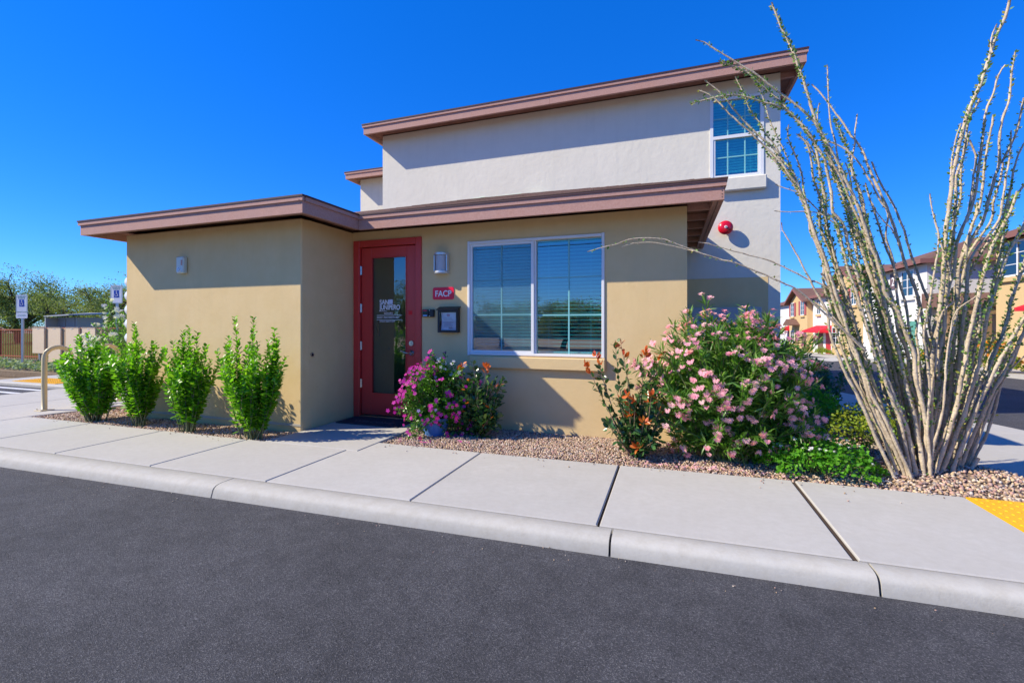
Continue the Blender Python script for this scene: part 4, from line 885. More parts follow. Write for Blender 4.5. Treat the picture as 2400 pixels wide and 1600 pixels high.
OCOTILLO = [([(1.792,4.202,-0.05),(1.792,4.202,0.01),(1.768,4.199,0.181),(1.731,4.19,0.457),(1.672,4.183,0.732),(1.599,4.169,1.01),(1.528,4.163,1.261),(1.448,4.136,1.528),(1.371,4.135,1.801),(1.323,4.138,1.978),(1.27,4.127,2.131),(1.22,4.126,2.301),(1.164,4.104,2.464),(1.125,4.107,2.6),(1.082,4.098,2.721),(1.057,4.101,2.82),(1.031,4.097,2.942),(0.996,4.082,3.059),(0.955,4.082,3.174),(0.923,4.08,3.286),(0.883,4.088,3.407),(0.84,4.082,3.508),(0.805,4.066,3.602),(0.775,4.076,3.7)],0.024,0.006,1.6),
([(1.8,4.143,-0.05),(1.8,4.143,0.016),(1.786,4.136,0.2),(1.76,4.102,0.476),(1.695,4.075,0.746),(1.684,4.075,0.934),(1.629,4.048,1.082),(1.568,4.031,1.257),(1.502,4.034,1.379),(1.45,4.013,1.582),(1.375,3.983,1.774),(1.308,3.973,2.02),(1.234,3.949,2.187),(1.174,3.938,2.325),(1.1,3.914,2.471),(1.054,3.919,2.57),(1.002,3.905,2.662),(0.891,3.895,2.799),(0.768,3.879,2.915),(0.62,3.85,3.041),(0.482,3.836,3.152),(0.375,3.82,3.235),(0.255,3.818,3.334),(0.195,3.816,3.363)],0.023,0.004,0.7),
([(1.712,4.116,-0.05),(1.712,4.116,0.02),(1.66,4.096,0.335),(1.567,4.059,0.607),(1.485,4.047,0.877),(1.406,4.015,1.149),(1.329,3.989,1.421),(1.256,3.974,1.695),(1.202,3.949,1.898),(1.141,3.937,1.969),(1.134,3.93,2.08),(1.113,3.923,2.215),(1.077,3.896,2.356),(1.031,3.905,2.466),(0.975,3.875,2.563),(0.907,3.879,2.665),(0.826,3.871,2.753),(0.7,3.841,2.811),(0.557,3.842,2.881),(0.428,3.822,2.904),(0.288,3.813,2.888),(0.155,3.79,2.869)],0.023,0.004,1.1),
([(1.657,4.091,-0.05),(1.657,4.091,0.02),(1.588,4.082,0.196),(1.474,4.079,0.42),(1.394,4.046,0.655),(1.347,4.042,0.874),(1.261,4.028,1.094),(1.187,4.016,1.26),(1.132,3.99,1.454),(1.093,3.978,1.621),(1.037,3.969,1.792),(0.986,3.96,1.987),(0.93,3.934,2.157),(0.881,3.937,2.301),(0.808,3.928,2.411),(0.756,3.923,2.497),(0.669,3.898,2.58),(0.566,3.905,2.703),(0.466,3.878,2.824),(0.369,3.871,2.967),(0.259,3.867,3.068)],0.022,0.004,0.5),
([(1.634,4.088,-0.05),(1.634,4.088,0.02),(1.558,4.063,0.266),(1.466,4.056,0.492),(1.377,4.03,0.738),(1.301,4.009,0.957),(1.239,3.995,1.149),(1.175,3.975,1.383),(1.086,3.951,1.673),(1.02,3.939,1.865),(0.981,3.939,2.016),(0.92,3.933,2.181),(0.854,3.908,2.272),(0.792,3.897,2.379),(0.712,3.907,2.485),(0.626,3.889,2.582),(0.541,3.878,2.672),(0.433,3.864,2.788),(0.324,3.86,2.922),(0.202,3.855,3)],0.02,0.004,0.4),
([(0.823,3.999,2.434),(0.781,3.998,2.533),(0.706,3.989,2.647),(0.666,4.006,2.755),(0.588,3.987,2.879),(0.557,3.996,2.984),(0.498,4.002,3.125)],0.007,0.004,0.9),
([(0.893,3.993,2.329),(0.834,4.003,2.505),(0.783,4.007,2.619),(0.729,4,2.767),(0.687,4.001,2.953),(0.61,3.987,3.103)],0.007,0.004,0.5),
([(1.704,4.179,-0.05),(1.704,4.179,0.02),(1.642,4.164,0.151),(1.549,4.158,0.409),(1.481,4.13,0.647),(1.394,4.114,0.897),(1.333,4.107,1.149),(1.28,4.089,1.36),(1.217,4.077,1.572),(1.155,4.05,1.8),(1.126,4.041,1.936),(1.115,4.034,2.109),(1.08,4.017,2.282),(1.057,4.004,2.407),(1.025,3.998,2.536),(0.962,3.984,2.632),(0.87,3.978,2.771),(0.788,3.98,2.891),(0.66,3.967,3.024),(0.583,3.953,3.114),(0.474,3.942,3.176),(0.369,3.93,3.238)],0.021,0.004,1.5),
([(1.366,4.242,1.902),(1.349,4.251,2.085),(1.314,4.268,2.274),(1.285,4.274,2.401),(1.253,4.27,2.61),(1.23,4.283,2.741),(1.216,4.288,2.904),(1.212,4.29,3.029),(1.203,4.297,3.249)],0.011,0.004,0.3),
([(1.88,4.355,-0.05),(1.88,4.355,-0.036),(1.894,4.36,0.15),(1.917,4.386,0.432),(1.927,4.397,0.718),(1.928,4.411,0.875),(1.891,4.434,1.121),(1.872,4.444,1.296),(1.837,4.446,1.444),(1.788,4.473,1.64),(1.742,4.48,1.84),(1.706,4.489,2.003),(1.644,4.489,2.169),(1.59,4.511,2.343),(1.54,4.516,2.515),(1.503,4.533,2.639),(1.429,4.538,2.766),(1.337,4.558,2.969),(1.261,4.563,3.102),(1.174,4.576,3.234)],0.022,0.005,0.2),
([(1.844,4.297,-0.05),(1.844,4.297,-0.021),(1.836,4.331,0.295),(1.812,4.357,0.575),(1.787,4.381,0.831),(1.733,4.394,1.091),(1.685,4.427,1.372),(1.62,4.449,1.63),(1.575,4.462,1.83),(1.519,4.487,2.067),(1.473,4.507,2.329),(1.442,4.511,2.486),(1.462,4.523,2.641),(1.469,4.526,2.782),(1.492,4.55,2.916)],0.02,0.004,0.5),
([(1.838,4.309,0.583),(1.757,4.309,0.836),(1.716,4.322,1.092),(1.685,4.332,1.381),(1.665,4.342,1.658),(1.615,4.337,1.849),(1.635,4.355,2.026),(1.575,4.356,2.152),(1.508,4.363,2.319),(1.436,4.364,2.462),(1.346,4.372,2.575),(1.232,4.38,2.655),(1.113,4.382,2.684)],0.014,0.005,0.1),
([(1.638,4.154,-0.05),(1.638,4.154,0.02),(1.542,4.141,0.343),(1.451,4.143,0.588),(1.382,4.149,0.838),(1.312,4.153,1.093),(1.261,4.144,1.293),(1.179,4.154,1.54),(1.117,4.153,1.731),(1.041,4.141,2.024),(1.012,4.149,2.174),(0.99,4.145,2.355),(0.937,4.141,2.518),(0.895,4.143,2.645),(0.901,4.146,2.743)],0.021,0.004,1.2),
([(1.69,4.214,-0.05),(1.69,4.214,0.02),(1.608,4.224,0.301),(1.517,4.231,0.578),(1.463,4.248,0.818),(1.394,4.256,1.092),(1.324,4.27,1.37),(1.252,4.28,1.669),(1.184,4.285,2.047),(1.179,4.305,2.262),(1.144,4.293,2.448),(1.094,4.306,2.608),(0.997,4.309,2.722)],0.019,0.004,1),
([(1.822,4.298,-0.05),(1.822,4.298,-0.003),(1.78,4.308,0.296),(1.734,4.337,0.573),(1.677,4.343,0.86),(1.62,4.35,1.121),(1.581,4.375,1.401),(1.533,4.378,1.669),(1.501,4.404,2.024),(1.472,4.41,2.226),(1.424,4.422,2.371),(1.408,4.437,2.541),(1.347,4.444,2.74),(1.292,4.443,2.874)],0.02,0.005,1.6),
([(1.264,4.106,1.882),(1.163,4.101,1.958),(1.08,4.093,2.046),(0.966,4.086,2.167),(0.799,4.091,2.263)],0.008,0.003,0.1),
([(1.149,4.051,1.948),(1.091,4.058,2.001),(0.979,4.056,2.027),(0.885,4.047,2.029),(0.779,4.04,2.046)],0.007,0.003,0),
([(1.666,4.308,1.823),(1.631,4.293,1.894),(1.555,4.299,1.996),(1.486,4.314,2.15)],0.008,0.003,0.1),
([(1.386,4.302,1.937),(1.369,4.298,2.095),(1.379,4.314,2.281),(1.341,4.324,2.448)],0.009,0.004,0.5),
([(1.362,4.198,1.813),(1.324,4.204,1.957),(1.294,4.206,2.138),(1.317,4.214,2.341)],0.01,0.004,1.2),
([(1.235,4.209,2.265),(1.189,4.191,2.444),(1.16,4.198,2.595),(1.117,4.192,2.755),(1.124,4.181,2.894)],0.009,0.004,0.8),
([(1.551,4.045,-0.05),(1.551,4.045,0.02),(1.464,4.053,0.261),(1.39,4.035,0.464),(1.319,4.027,0.626),(1.246,4.019,0.79),(1.19,4.026,0.954),(1.138,4.01,1.121),(1.13,4.002,1.233),(1.051,3.999,1.402),(0.994,3.987,1.529),(0.915,3.991,1.702),(0.826,3.98,1.876),(0.819,3.975,1.932)],0.02,0.004,0.2),
([(1.029,4.056,1.335),(1.1,4.045,1.284),(1.152,4.017,1.219),(1.221,4.012,1.122),(1.274,3.995,1.053),(1.353,3.992,0.959),(0.953,3.915,1.363),(0.812,3.882,1.451),(0.646,3.858,1.541),(0.469,3.831,1.623),(0.354,3.833,1.655),(0.236,3.803,1.696),(0.136,3.796,1.735),(0.033,3.78,1.78),(-0.069,3.77,1.822),(-0.276,3.744,1.83),(-0.432,3.728,1.792),(-0.551,3.701,1.763),(-0.632,3.705,1.74)],0.012,0.003,0.1),
([(0.175,3.746,1.714),(0.129,3.75,1.727),(0.036,3.744,1.757),(-0.097,3.741,1.795),(-0.22,3.744,1.803),(-0.302,3.741,1.79),(-0.362,3.738,1.769)],0.005,0.003,0),
([(1.328,4.055,1.149),(1.229,4.038,1.316),(1.14,4.017,1.415),(1.055,4.014,1.473),(1.02,4.015,1.482),(0.829,4.008,1.603),(0.698,3.997,1.665),(0.45,3.971,1.752),(0.282,3.948,1.808),(0.227,3.959,1.817)],0.011,0.003,0.1),
([(1.594,4.099,-0.05),(1.594,4.099,0.02),(1.505,4.102,0.321),(1.414,4.104,0.536),(1.32,4.103,0.756),(1.26,4.1,0.923),(1.214,4.108,1.093),(1.175,4.098,1.263),(1.139,4.098,1.464)],0.019,0.005,0.9),
([(1.682,4.207,-0.05),(1.682,4.207,0.02),(1.585,4.194,0.377),(1.481,4.196,0.61),(1.401,4.207,0.863),(1.336,4.191,1.121),(1.293,4.207,1.396),(1.218,4.204,1.689),(1.154,4.199,1.941)],0.021,0.007,1.3),
([(1.783,4.316,-0.05),(1.783,4.316,0.009),(1.722,4.338,0.356),(1.632,4.351,0.639),(1.558,4.345,0.915),(1.515,4.362,1.209),(1.481,4.372,1.477),(1.422,4.381,1.78),(1.386,4.385,2.023)],0.021,0.008,1.6),
([(1.836,4.373,-0.05),(1.836,4.373,-0.017),(1.794,4.399,0.305),(1.73,4.418,0.59),(1.67,4.418,0.883),(1.615,4.435,1.15),(1.599,4.46,1.421),(1.566,4.471,1.665),(1.493,4.481,1.914)],0.02,0.008,1.4),
([(1.759,4.111,-0.05),(1.759,4.111,0.02),(1.715,4.124,0.401),(1.656,4.13,0.697),(1.595,4.13,0.97),(1.536,4.124,1.205),(1.474,4.111,1.455),(1.422,4.127,1.71),(1.394,4.114,1.989)],0.022,0.009,1.5),
([(1.842,4.203,-0.05),(1.842,4.203,0.015),(1.839,4.209,0.323),(1.837,4.204,0.599),(1.843,4.193,0.875),(1.867,4.196,1.122),(1.894,4.208,1.355),(1.903,4.193,1.558),(1.918,4.202,1.779),(1.926,4.198,1.91),(1.942,4.193,2.087),(1.955,4.202,2.245),(1.976,4.191,2.372),(2.012,4.192,2.546),(2.04,4.198,2.666),(2.081,4.191,2.79),(2.123,4.191,2.914),(2.171,4.202,3.075),(2.215,4.205,3.221),(2.267,4.208,3.342),(2.284,4.193,3.448)],0.026,0.009,1.2),
([(2.187,4.199,3.092),(2.177,4.196,3.159),(2.193,4.202,3.235),(2.213,4.2,3.295)],0.007,0.004,0.4),
([(1.883,4.259,-0.05),(1.883,4.259,0.009),(1.904,4.254,0.387),(1.914,4.254,0.734),(1.945,4.273,1.08),(1.964,4.266,1.357),(2.003,4.28,1.564),(2.031,4.281,1.786),(2.123,4.294,2.029),(2.147,4.29,2.195),(2.177,4.296,2.475),(2.201,4.293,2.706),(2.249,4.302,2.848),(2.273,4.298,2.965),(2.318,4.31,3.046)],0.024,0.005,0.5),
([(1.924,4.3,-0.05),(1.924,4.3,-0.013),(1.954,4.304,0.31),(1.992,4.316,0.59),(2.015,4.328,0.869),(2.044,4.344,1.121),(2.066,4.342,1.387),(2.097,4.361,1.64),(2.224,4.372,1.925),(2.247,4.365,2.059),(2.301,4.384,2.264),(2.323,4.377,2.361),(2.331,4.384,2.544),(2.361,4.398,2.682),(2.395,4.396,2.835),(2.423,4.416,3.021),(2.439,4.413,3.182)],0.024,0.005,0.5),
([(2.343,4.396,2.354),(2.401,4.408,2.476),(2.447,4.396,2.646),(2.482,4.414,2.829)],0.012,0.006,1.2),
([(1.931,4.241,-0.05),(1.931,4.241,0.006),(1.975,4.254,0.323),(2.02,4.28,0.597),(2.049,4.284,0.874),(2.071,4.285,1.149),(2.096,4.291,1.397),(2.13,4.317,1.632),(2.295,4.323,1.909),(2.316,4.331,2.044),(2.339,4.325,2.241),(2.373,4.34,2.41),(2.378,4.341,2.577)],0.023,0.004,0.5),
([(1.951,4.195,2.243),(1.961,4.197,2.376),(1.981,4.202,2.498),(2.014,4.197,2.614)],0.009,0.004,0.8),
([(1.933,4.398,-0.05),(1.933,4.398,-0.043),(1.943,4.406,0.358),(1.96,4.432,0.716),(1.992,4.438,1.005),(2.026,4.45,1.265),(2.055,4.451,1.51),(2.074,4.467,1.728),(2.106,4.468,1.955),(2.147,4.475,2.131),(2.15,4.482,2.335),(2.173,4.49,2.489),(2.201,4.489,2.651)],0.022,0.006,0.8),
([(1.95,4.192,1.471),(1.932,4.191,1.606),(1.897,4.194,1.743),(1.878,4.191,1.833),(1.859,4.208,1.951),(1.837,4.2,2.121)],0.009,0.004,0.4),
([(2.005,4.355,-0.05),(2.005,4.355,-0.008),(2.048,4.351,0.307),(2.101,4.37,0.588),(2.143,4.388,0.868),(2.178,4.392,1.149),(2.202,4.397,1.388),(2.316,4.412,1.792),(2.369,4.412,1.98),(2.407,4.419,2.15),(2.447,4.428,2.375),(2.495,4.437,2.509)],0.022,0.005,1),
([(2.036,4.448,-0.05),(2.036,4.448,0.02),(2.091,4.467,0.428),(2.123,4.463,0.719),(2.151,4.474,1.006),(2.184,4.485,1.293),(2.204,4.49,1.538),(2.403,4.509,1.942),(2.459,4.513,2.078),(2.544,4.525,2.224)],0.02,0.007,0.7),
([(2.094,4.291,1.917),(2.121,4.308,2.09),(2.133,4.297,2.255),(2.148,4.309,2.404),(2.11,4.304,2.52)],0.012,0.006,0.5),
([(1.837,4.153,-0.05),(1.837,4.153,0.02),(1.9,4.149,0.274),(1.957,4.159,0.505),(1.992,4.142,0.776),(2.039,4.153,1.082),(2.087,4.146,1.347),(2.132,4.153,1.61),(2.203,4.155,1.802),(2.247,4.143,1.927),(2.287,4.144,2.079)],0.022,0.008,1.4),
([(1.886,4.19,-0.05),(1.886,4.19,0.017),(1.963,4.195,0.268),(2.026,4.192,0.503),(2.082,4.198,0.747),(2.129,4.209,1.015),(2.154,4.197,1.202),(2.215,4.196,1.44),(2.278,4.199,1.675),(2.36,4.196,1.852),(2.4,4.205,1.981)],0.023,0.009,1.4),
([(1.948,4.254,-0.05),(1.948,4.254,0.004),(2.021,4.248,0.26),(2.077,4.253,0.468),(2.136,4.265,0.66),(2.215,4.276,0.906),(2.277,4.273,1.082),(2.339,4.274,1.349),(2.412,4.289,1.575),(2.45,4.274,1.783)],0.022,0.009,1.4),
([(1.951,4.191,-0.05),(1.951,4.191,0.02),(2.035,4.211,0.298),(2.108,4.208,0.546),(2.168,4.204,0.723),(2.247,4.218,0.91),(2.325,4.231,1.096),(2.375,4.223,1.201),(2.441,4.223,1.357)],0.021,0.009,1.5),
([(2.042,4.292,-0.05),(2.042,4.292,0.002),(2.111,4.301,0.255),(2.199,4.326,0.49),(2.262,4.325,0.671),(2.344,4.34,0.836),(2.437,4.333,1.095),(2.5,4.343,1.256)],0.02,0.009,0.8),
([(2.098,4.341,-0.05),(2.098,4.341,-0.007),(2.171,4.356,0.218),(2.237,4.358,0.459),(2.307,4.369,0.654),(2.386,4.379,0.807),(2.464,4.382,0.918),(2.511,4.381,1.014)],0.018,0.003,0),
([(2.111,4.391,-0.05),(2.111,4.391,-0),(2.191,4.418,0.233),(2.253,4.411,0.478),(2.326,4.426,0.703),(2.404,4.432,0.927),(2.484,4.443,1.163),(2.568,4.443,1.396)],0.02,0.006,0.3),
([(2.109,4.296,-0.05),(2.109,4.296,0.02),(2.123,4.292,0.093),(2.143,4.301,0.127),(2.16,4.308,0.161)],0.02,0.016,0),
([(1.782,4.102,-0.05),(1.782,4.102,0.02),(1.812,4.098,0.279),(1.854,4.073,0.62),(1.859,4.059,0.885),(1.9,4.058,1.201),(1.989,4.051,1.317),(2.048,4.049,1.355)],0.014,0.003,0),
([(1.951,4.348,-0.05),(1.951,4.348,-0.025),(1.966,4.369,0.296),(1.998,4.389,0.651),(2.046,4.408,0.936),(2.07,4.409,1.206),(2.088,4.424,1.435),(2.149,4.446,1.72),(2.204,4.445,1.916),(2.241,4.452,2.085)],0.022,0.007,0.9),
([(1.79,4.096,-0.05),(1.79,4.096,0.02),(1.767,4.092,0.411),(1.783,4.105,0.678),(1.762,4.106,0.933),(1.747,4.096,1.095),(1.767,4.093,1.283),(1.788,4.092,1.443),(1.816,4.095,1.617),(1.831,4.092,1.789),(1.807,4.099,1.952)],0.018,0.004,0.8),
([(1.992,4.402,-0.05),(1.992,4.402,-0.024),(2.054,4.413,0.322),(2.139,4.426,0.652),(2.197,4.453,0.922),(2.228,4.449,1.093),(2.303,4.465,1.333),(2.354,4.479,1.573),(2.393,4.492,1.785),(2.417,4.496,1.967),(2.447,4.511,2.138)],0.022,0.007,1.2),
([(1.833,4.246,-0.05),(1.833,4.246,-0.006),(1.818,4.264,0.239),(1.798,4.27,0.517),(1.781,4.284,0.725),(1.77,4.285,0.895),(1.717,4.295,1.121),(1.625,4.301,1.38),(1.556,4.305,1.585),(1.488,4.321,1.81),(1.441,4.324,2.005)],0.019,0.008,1)]
# ------------------------------------------------------------------ leaves and plants
def leaf_proto(kind):
    """unit leaf: grows along +Y from the origin, width along X, faces +Z"""
    if kind == 'oval':      # folded oval
        v = [(0,0,0), (.30,.28,.07), (.36,.58,.09), (.18,.88,.05), (0,1,0.0), (-.18,.88,.05), (-.36,.58,.09), (-.30,.28,.07), (0,.5,0)]
        f = [(0,1,8),(1,2,8),(2,3,8),(3,4,8),(4,5,8),(5,6,8),(6,7,8),(7,0,8)]
    elif kind == 'lance':
        v = [(0,0,0), (.062,.3,.012), (.058,.65,.02), (0,1,-.08), (-.058,.65,.02), (-.062,.3,.012), (0,.32,0), (0,.66,.0)]
        f = [(0,1,6),(1,2,7),(1,7,6),(2,3,7),(0,6,5),(6,7,4),(6,4,5),(7,3,4)]
    elif kind == 'small':
        v = [(0,0,0), (.3,.45,.05), (0,1,0), (-.3,.45,.05)]; f = [(0,1,2),(0,2,3)]
    elif kind == 'spine':
        v = [(-.04,0,0), (.04,0,0), (0,1,0)]; f = [(0,1,2)]
    elif kind == 'flower5':
        v = [(0,0,0)]; f = []
        for k in range(5):
            a = math.tau*k/5; w = .50
            b = len(v)
            v += [(.55*math.cos(a-w), .55*math.sin(a-w), .10), (1.0*math.cos(a-w*.55), 1.0*math.sin(a-w*.55), .12), (1.0*math.cos(a+w*.55), 1.0*math.sin(a+w*.55), .10), (.55*math.cos(a+w), .55*math.sin(a+w), .14)]
            f += [(0,b,b+3), (b,b+1,b+2), (b,b+2,b+3)]
    elif kind == 'cluster':  # a head of several five-petalled flowers
        v = []; f = []; r = random.Random(4)
        for q in range(6):
            cx, cy, cz = (r.uniform(-.65,.65), r.uniform(-.65,.65), r.uniform(-.05,.35)); s = .52
            tx, ty = r.uniform(-.5,.5), r.uniform(-.5,.5)
            c0 = len(v); v.append((cx, cy, cz-.1))
            for k in range(5):
                a = math.tau*k/5+q; w = .5; b = len(v)
                for (rr, da, h) in ((.5,-w,.1), (1,-w*.55,.15), (1,w*.55,.12), (.5,w,.14)):
                    x, y = s*rr*math.cos(a+da), s*rr*math.sin(a+da); v.append((cx+x, cy+y, cz+h*s+tx*x+ty*y))
                f += [(c0,b,b+3), (b,b+1,b+2), (b,b+2,b+3)]
    V = np.array(v, float); F = np.array(f)
    return V, F
PROTO = {}
def proto(k):
    if k not in PROTO: PROTO[k] = leaf_proto(k)
    return PROTO[k]
class Leaves:
    """collects transforms; the largest in view become parts, the rest one mesh of foliage"""
    def __init__(s, kind, m, width=1.0): s.kind = kind; s.m = m; s.P = []; s.D = []; s.N = []; s.S = []; s.W = []; s.w = width
    def add(s, p, d, n, size, w=None): s.P.append(tuple(p)); s.D.append(tuple(d)); s.N.append(tuple(n)); s.S.append(size); s.W.append(w or s.w)
    def frames(s):
        P = np.array(s.P); D = np.array(s.D); N = np.array(s.N); S = np.array(s.S); W = np.array(s.W)
        D = D/np.linalg.norm(D, axis=1)[:,None]; X = np.cross(D, N); ln = np.linalg.norm(X, axis=1)[:,None]; bad = ln[:,0] < 1e-3
        X[bad] = np.cross(D[bad], np.array([[1,.1,.2]])); ln = np.linalg.norm(X, axis=1)[:,None]; X /= ln; Z = np.cross(X, D)
        return P, np.stack([X*W[:,None], D, Z], 2) * S[:,None,None]
    def build(s, parent, part_name, n_parts, mass_name):
        if not s.P: return
        V, F = proto(s.kind); P, R = s.frames(); n = len(P)
        d = np.linalg.norm(P - np.array([0, 0, 1.14]), axis=1) / (np.array(s.S)+1e-6)**.6
        order = np.argsort(d); near = order[:n_parts]; rest = order[n_parts:]
        if len(near):
            me = np_mesh(part_name, V, F, s.m)
            off = parent.location if parent.type == 'EMPTY' else Vector((0,0,0))
            for i in near:
                o = bpy.data.objects.new(part_name, me); C.objects.link(o); o.parent = parent
                M = Matrix([[*R[i][0], P[i][0]-off.x], [*R[i][1], P[i][1]-off.y], [*R[i][2], P[i][2]-off.z], [0,0,0,1]]); o.matrix_basis = M
        if len(rest):
            Vw = np.einsum('nij,vj->nvi', R[rest], V) + P[rest][:,None,:]
            Fw = F[None] + (np.arange(len(rest))*len(V))[:,None,None]
            me = np_mesh(mass_name, Vw.reshape(-1,3), Fw.reshape(-1,3), s.m, np.repeat(RNG.uniform(.001,1,len(rest)), len(F)))
            part(mass_name, me, None, parent, kind='stuff')
def leafmat(name, cols, rough=.45, tr=.25, spec=.4):
    return mat(name, cols[0], rough, spec, var=.3, transl=tr, dark=cols)
L_PRIV = leafmat('privet_leaf', [(.07,.22,.010),(.15,.38,.018),(.10,.28,.014),(.22,.48,.028),(.07,.22,.012),(.30,.52,.04)], .34, .45, .4)
L_OLE = leafmat('oleander_leaf', [(.05,.14,.022),(.10,.25,.035),(.17,.36,.055),(.06,.17,.025),(.28,.44,.12),(.08,.20,.03)], .36, .45, .55)
L_PHO = leafmat('photinia_leaf', [(.025,.08,.025),(.05,.13,.04),(.08,.17,.045),(.03,.10,.03),(.16,.22,.07)], .25, .15, .55)
L_PHR = leafmat('photinia_red_leaf', [(.50,.07,.02),(.68,.17,.03),(.42,.05,.02),(.60,.22,.05)], .35, .3, .45)
L_VIN = leafmat('vinca_leaf', [(.045,.16,.012),(.10,.28,.02),(.06,.21,.015),(.18,.36,.045),(.04,.13,.012)], .28, .28, .5)
L_LAN = leafmat('lantana_leaf', [(.06,.22,.012),(.12,.36,.02),(.08,.28,.015),(.18,.42,.03)], .5, .4, .35)
L_YEL = leafmat('yellow_green_leaf', [(.12,.20,.012),(.22,.30,.02),(.07,.16,.012),(.30,.34,.03),(.16,.20,.02)], .5, .3, .3)
L_ROS = leafmat('rose_leaf', [(.025,.10,.05),(.05,.15,.07),(.07,.19,.08)], .45, .2, .4)
L_MES = leafmat('mesquite_leaf', [(.16,.22,.07),(.24,.30,.09),(.30,.35,.11),(.12,.17,.05),(.34,.36,.15)], .6, .3, .2)
L_OCO = leafmat('ocotillo_leaf', [(.10,.22,.05),(.17,.32,.08),(.24,.38,.10),(.08,.18,.03),(.42,.38,.08)], .45, .25, .35)
L_DUS = leafmat('pale_groundcover_leaf', [(.28,.36,.22),(.20,.30,.14),(.42,.48,.34),(.12,.22,.08)], .7, .2, .2)
F_PINK = leafmat('oleander_pink_petal', [(.88,.42,.56),(.92,.54,.64),(.82,.32,.48),(.94,.62,.68)], .6, .35, .2)
F_MAG = leafmat('magenta_petal', [(.62,.02,.36),(.75,.05,.48),(.55,.01,.30)], .55, .3, .2)
F_WHI = leafmat('white_petal', [(.75,.75,.75),(.80,.78,.80),(.70,.66,.74)], .6, .3, .2)
F_RED = leafmat('red_petal', [(.60,.01,.03),(.70,.02,.06)], .55, .3, .2)
F_LIL = leafmat('lilac_petal', [(.45,.28,.75),(.55,.40,.80),(.75,.45,.75)], .55, .3, .2)
M_STEMG = mat('green_woody_stem', (.16,.18,.07), .7, .2, mottle=(30,.5,(.22,.19,.12)))
M_STEMB = mat('pinkish_brown_stem', (.34,.22,.15), .8, .2, mottle=(30,.5,(.25,.15,.10)))
M_BARK = mat('mesquite_bark', (.09,.06,.04), .9, .1, bump=(25,1.0,.02,6), mottle=(12,.5,(.14,.10,.07)))
def rv(s=1.0): return Vector((random.gauss(0,s), random.gauss(0,s), random.gauss(0,s)))
def bez(p0, p1, p2, n): return [p0*(1-t)**2 + p1*2*t*(1-t) + p2*t*t for t in [i/n for i in range(n+1)]]

def privet(x, y, h, spread, label, tips, seed, lean=0.0, n_st=17):
    random.seed(seed)
    z0 = bed_z(x, y); t = thing('green_shrub', label, 'shrub', (x, y, z0), 'green shrubs in the gravel along the left wall')
    lv = Leaves('oval', L_PRIV, 1.0)
    ends = []
    for k in range(n_st):
        a = math.tau*k/n_st + random.uniform(-.2,.2); rr = spread*math.sqrt(random.uniform(.03, 1)); hh = h*random.uniform(.58,.86)*(1-.18*(rr/spread)**2)
        ends.append((rr*math.cos(a), rr*.75*math.sin(a), hh))
    for (tx, ty, th) in tips: ends.append((tx, ty, th))
    for (ex, ey, hh) in ends:
        b = Vector((x+random.uniform(-.07,.07)+ex*.12, y+random.uniform(-.05,.05), z0-.03)); e = Vector((x+ex+lean*hh, y+ey, z0+hh))
        m1 = Vector((b.x*.45+e.x*.55 + ex*.15, b.y*.5+e.y*.5, z0+hh*.45))
        P = bez(b, m1, e, 14); mb = MB(); mb.tube(P, [.0075-.0058*i/14 for i in range(15)], 6); part('stem', mb, M_STEMG, t, True)
        segs = [(P, hh)]
        for q in range(3 if hh > .5 else 2):
            i0 = random.randint(3, 10); d = (P[i0+1]-P[i0]).normalized(); sd_ = rv(1); sd_.z = abs(sd_.z)*.4; sd_ = (d*1.1+sd_.normalized()*.55).normalized(); ln = random.uniform(.16,.32)*h
            Q = bez(P[i0], P[i0]+sd_*ln*.5, P[i0]+sd_*ln*.8+Vector((0,0,ln*.35)), 7); mb = MB(); mb.tube(Q, [.004-.003*i/7 for i in range(8)], 5); part('twig', mb, M_STEMG, t, True); segs.append((Q, ln))
        for (Q, ln) in segs:
            L = sum((Q[i+1]-Q[i]).length for i in range(len(Q)-1)); n = int(L/.0125); ang = random.uniform(0, 6)
            for k in range(n):
                u = (k+.5)/n
                if Q is P and (Q[min(len(Q)-1,int(u*(len(Q)-1)))].z - z0) < .05+.08*random.random(): continue
                i = min(len(Q)-2, int(u*(len(Q)-1))); p = Q[i].lerp(Q[i+1], u*(len(Q)-1)-i); d = (Q[i+1]-Q[i]).normalized()
                ang += 2.3; s_ = d.orthogonal().normalized(); s_ = Matrix.Rotation(ang+random.uniform(-.4,.4), 3, d) @ s_
                up = .75 if u > .6 else .35; dr = (s_*.85 + d*up + rv(.18)).normalized()
                sz = random.uniform(.042,.070)*(1.0 if u < .8 else .75)
                lv.add(p + s_*.004, dr, (d*1.0 - s_*.2 + rv(.25)), sz, random.uniform(.85,1.05))
    lv.build(t, 'leaf', 300, 'foliage'); return t
privet(-6.58, 3.52, 1.12, .43, 'leftmost green shrub, bushy, in front of the bike rack', [(-.56,.0,.80), (-.36,.02,.98), (-.10,.0,1.08), (.12,.05,1.05), (.3,.1,.98), (-.44,-.02,.90), (.42,.05,.85)], 21, 0.0, 24)
privet(-5.78, 3.54, 1.20, .30, 'second green shrub from the left, with one tall tip at its top left', [(-.10,0,1.20), (.18,.02,.98), (-.22,0,.95)], 22, 0.0, 17)
privet(-4.94, 3.50, 1.16, .30, 'third green shrub from the left, with several thin upright tips', [(-.08,0,1.10), (.02,.0,1.14), (.10,.03,1.08), (-.24,.0,.98), (.25,.02,.93)], 23, 0.0, 17)
privet(-4.02, 3.50, 1.22, .34, 'tallest green shrub, next to the wing corner, with two high shoots', [(-.24,0,1.26), (.02,.0,1.24), (.27,.04,1.02), (.29,.02,.92), (-.36,.0,.98), (-.30,-.02,1.05)], 24, 0.0, 19)

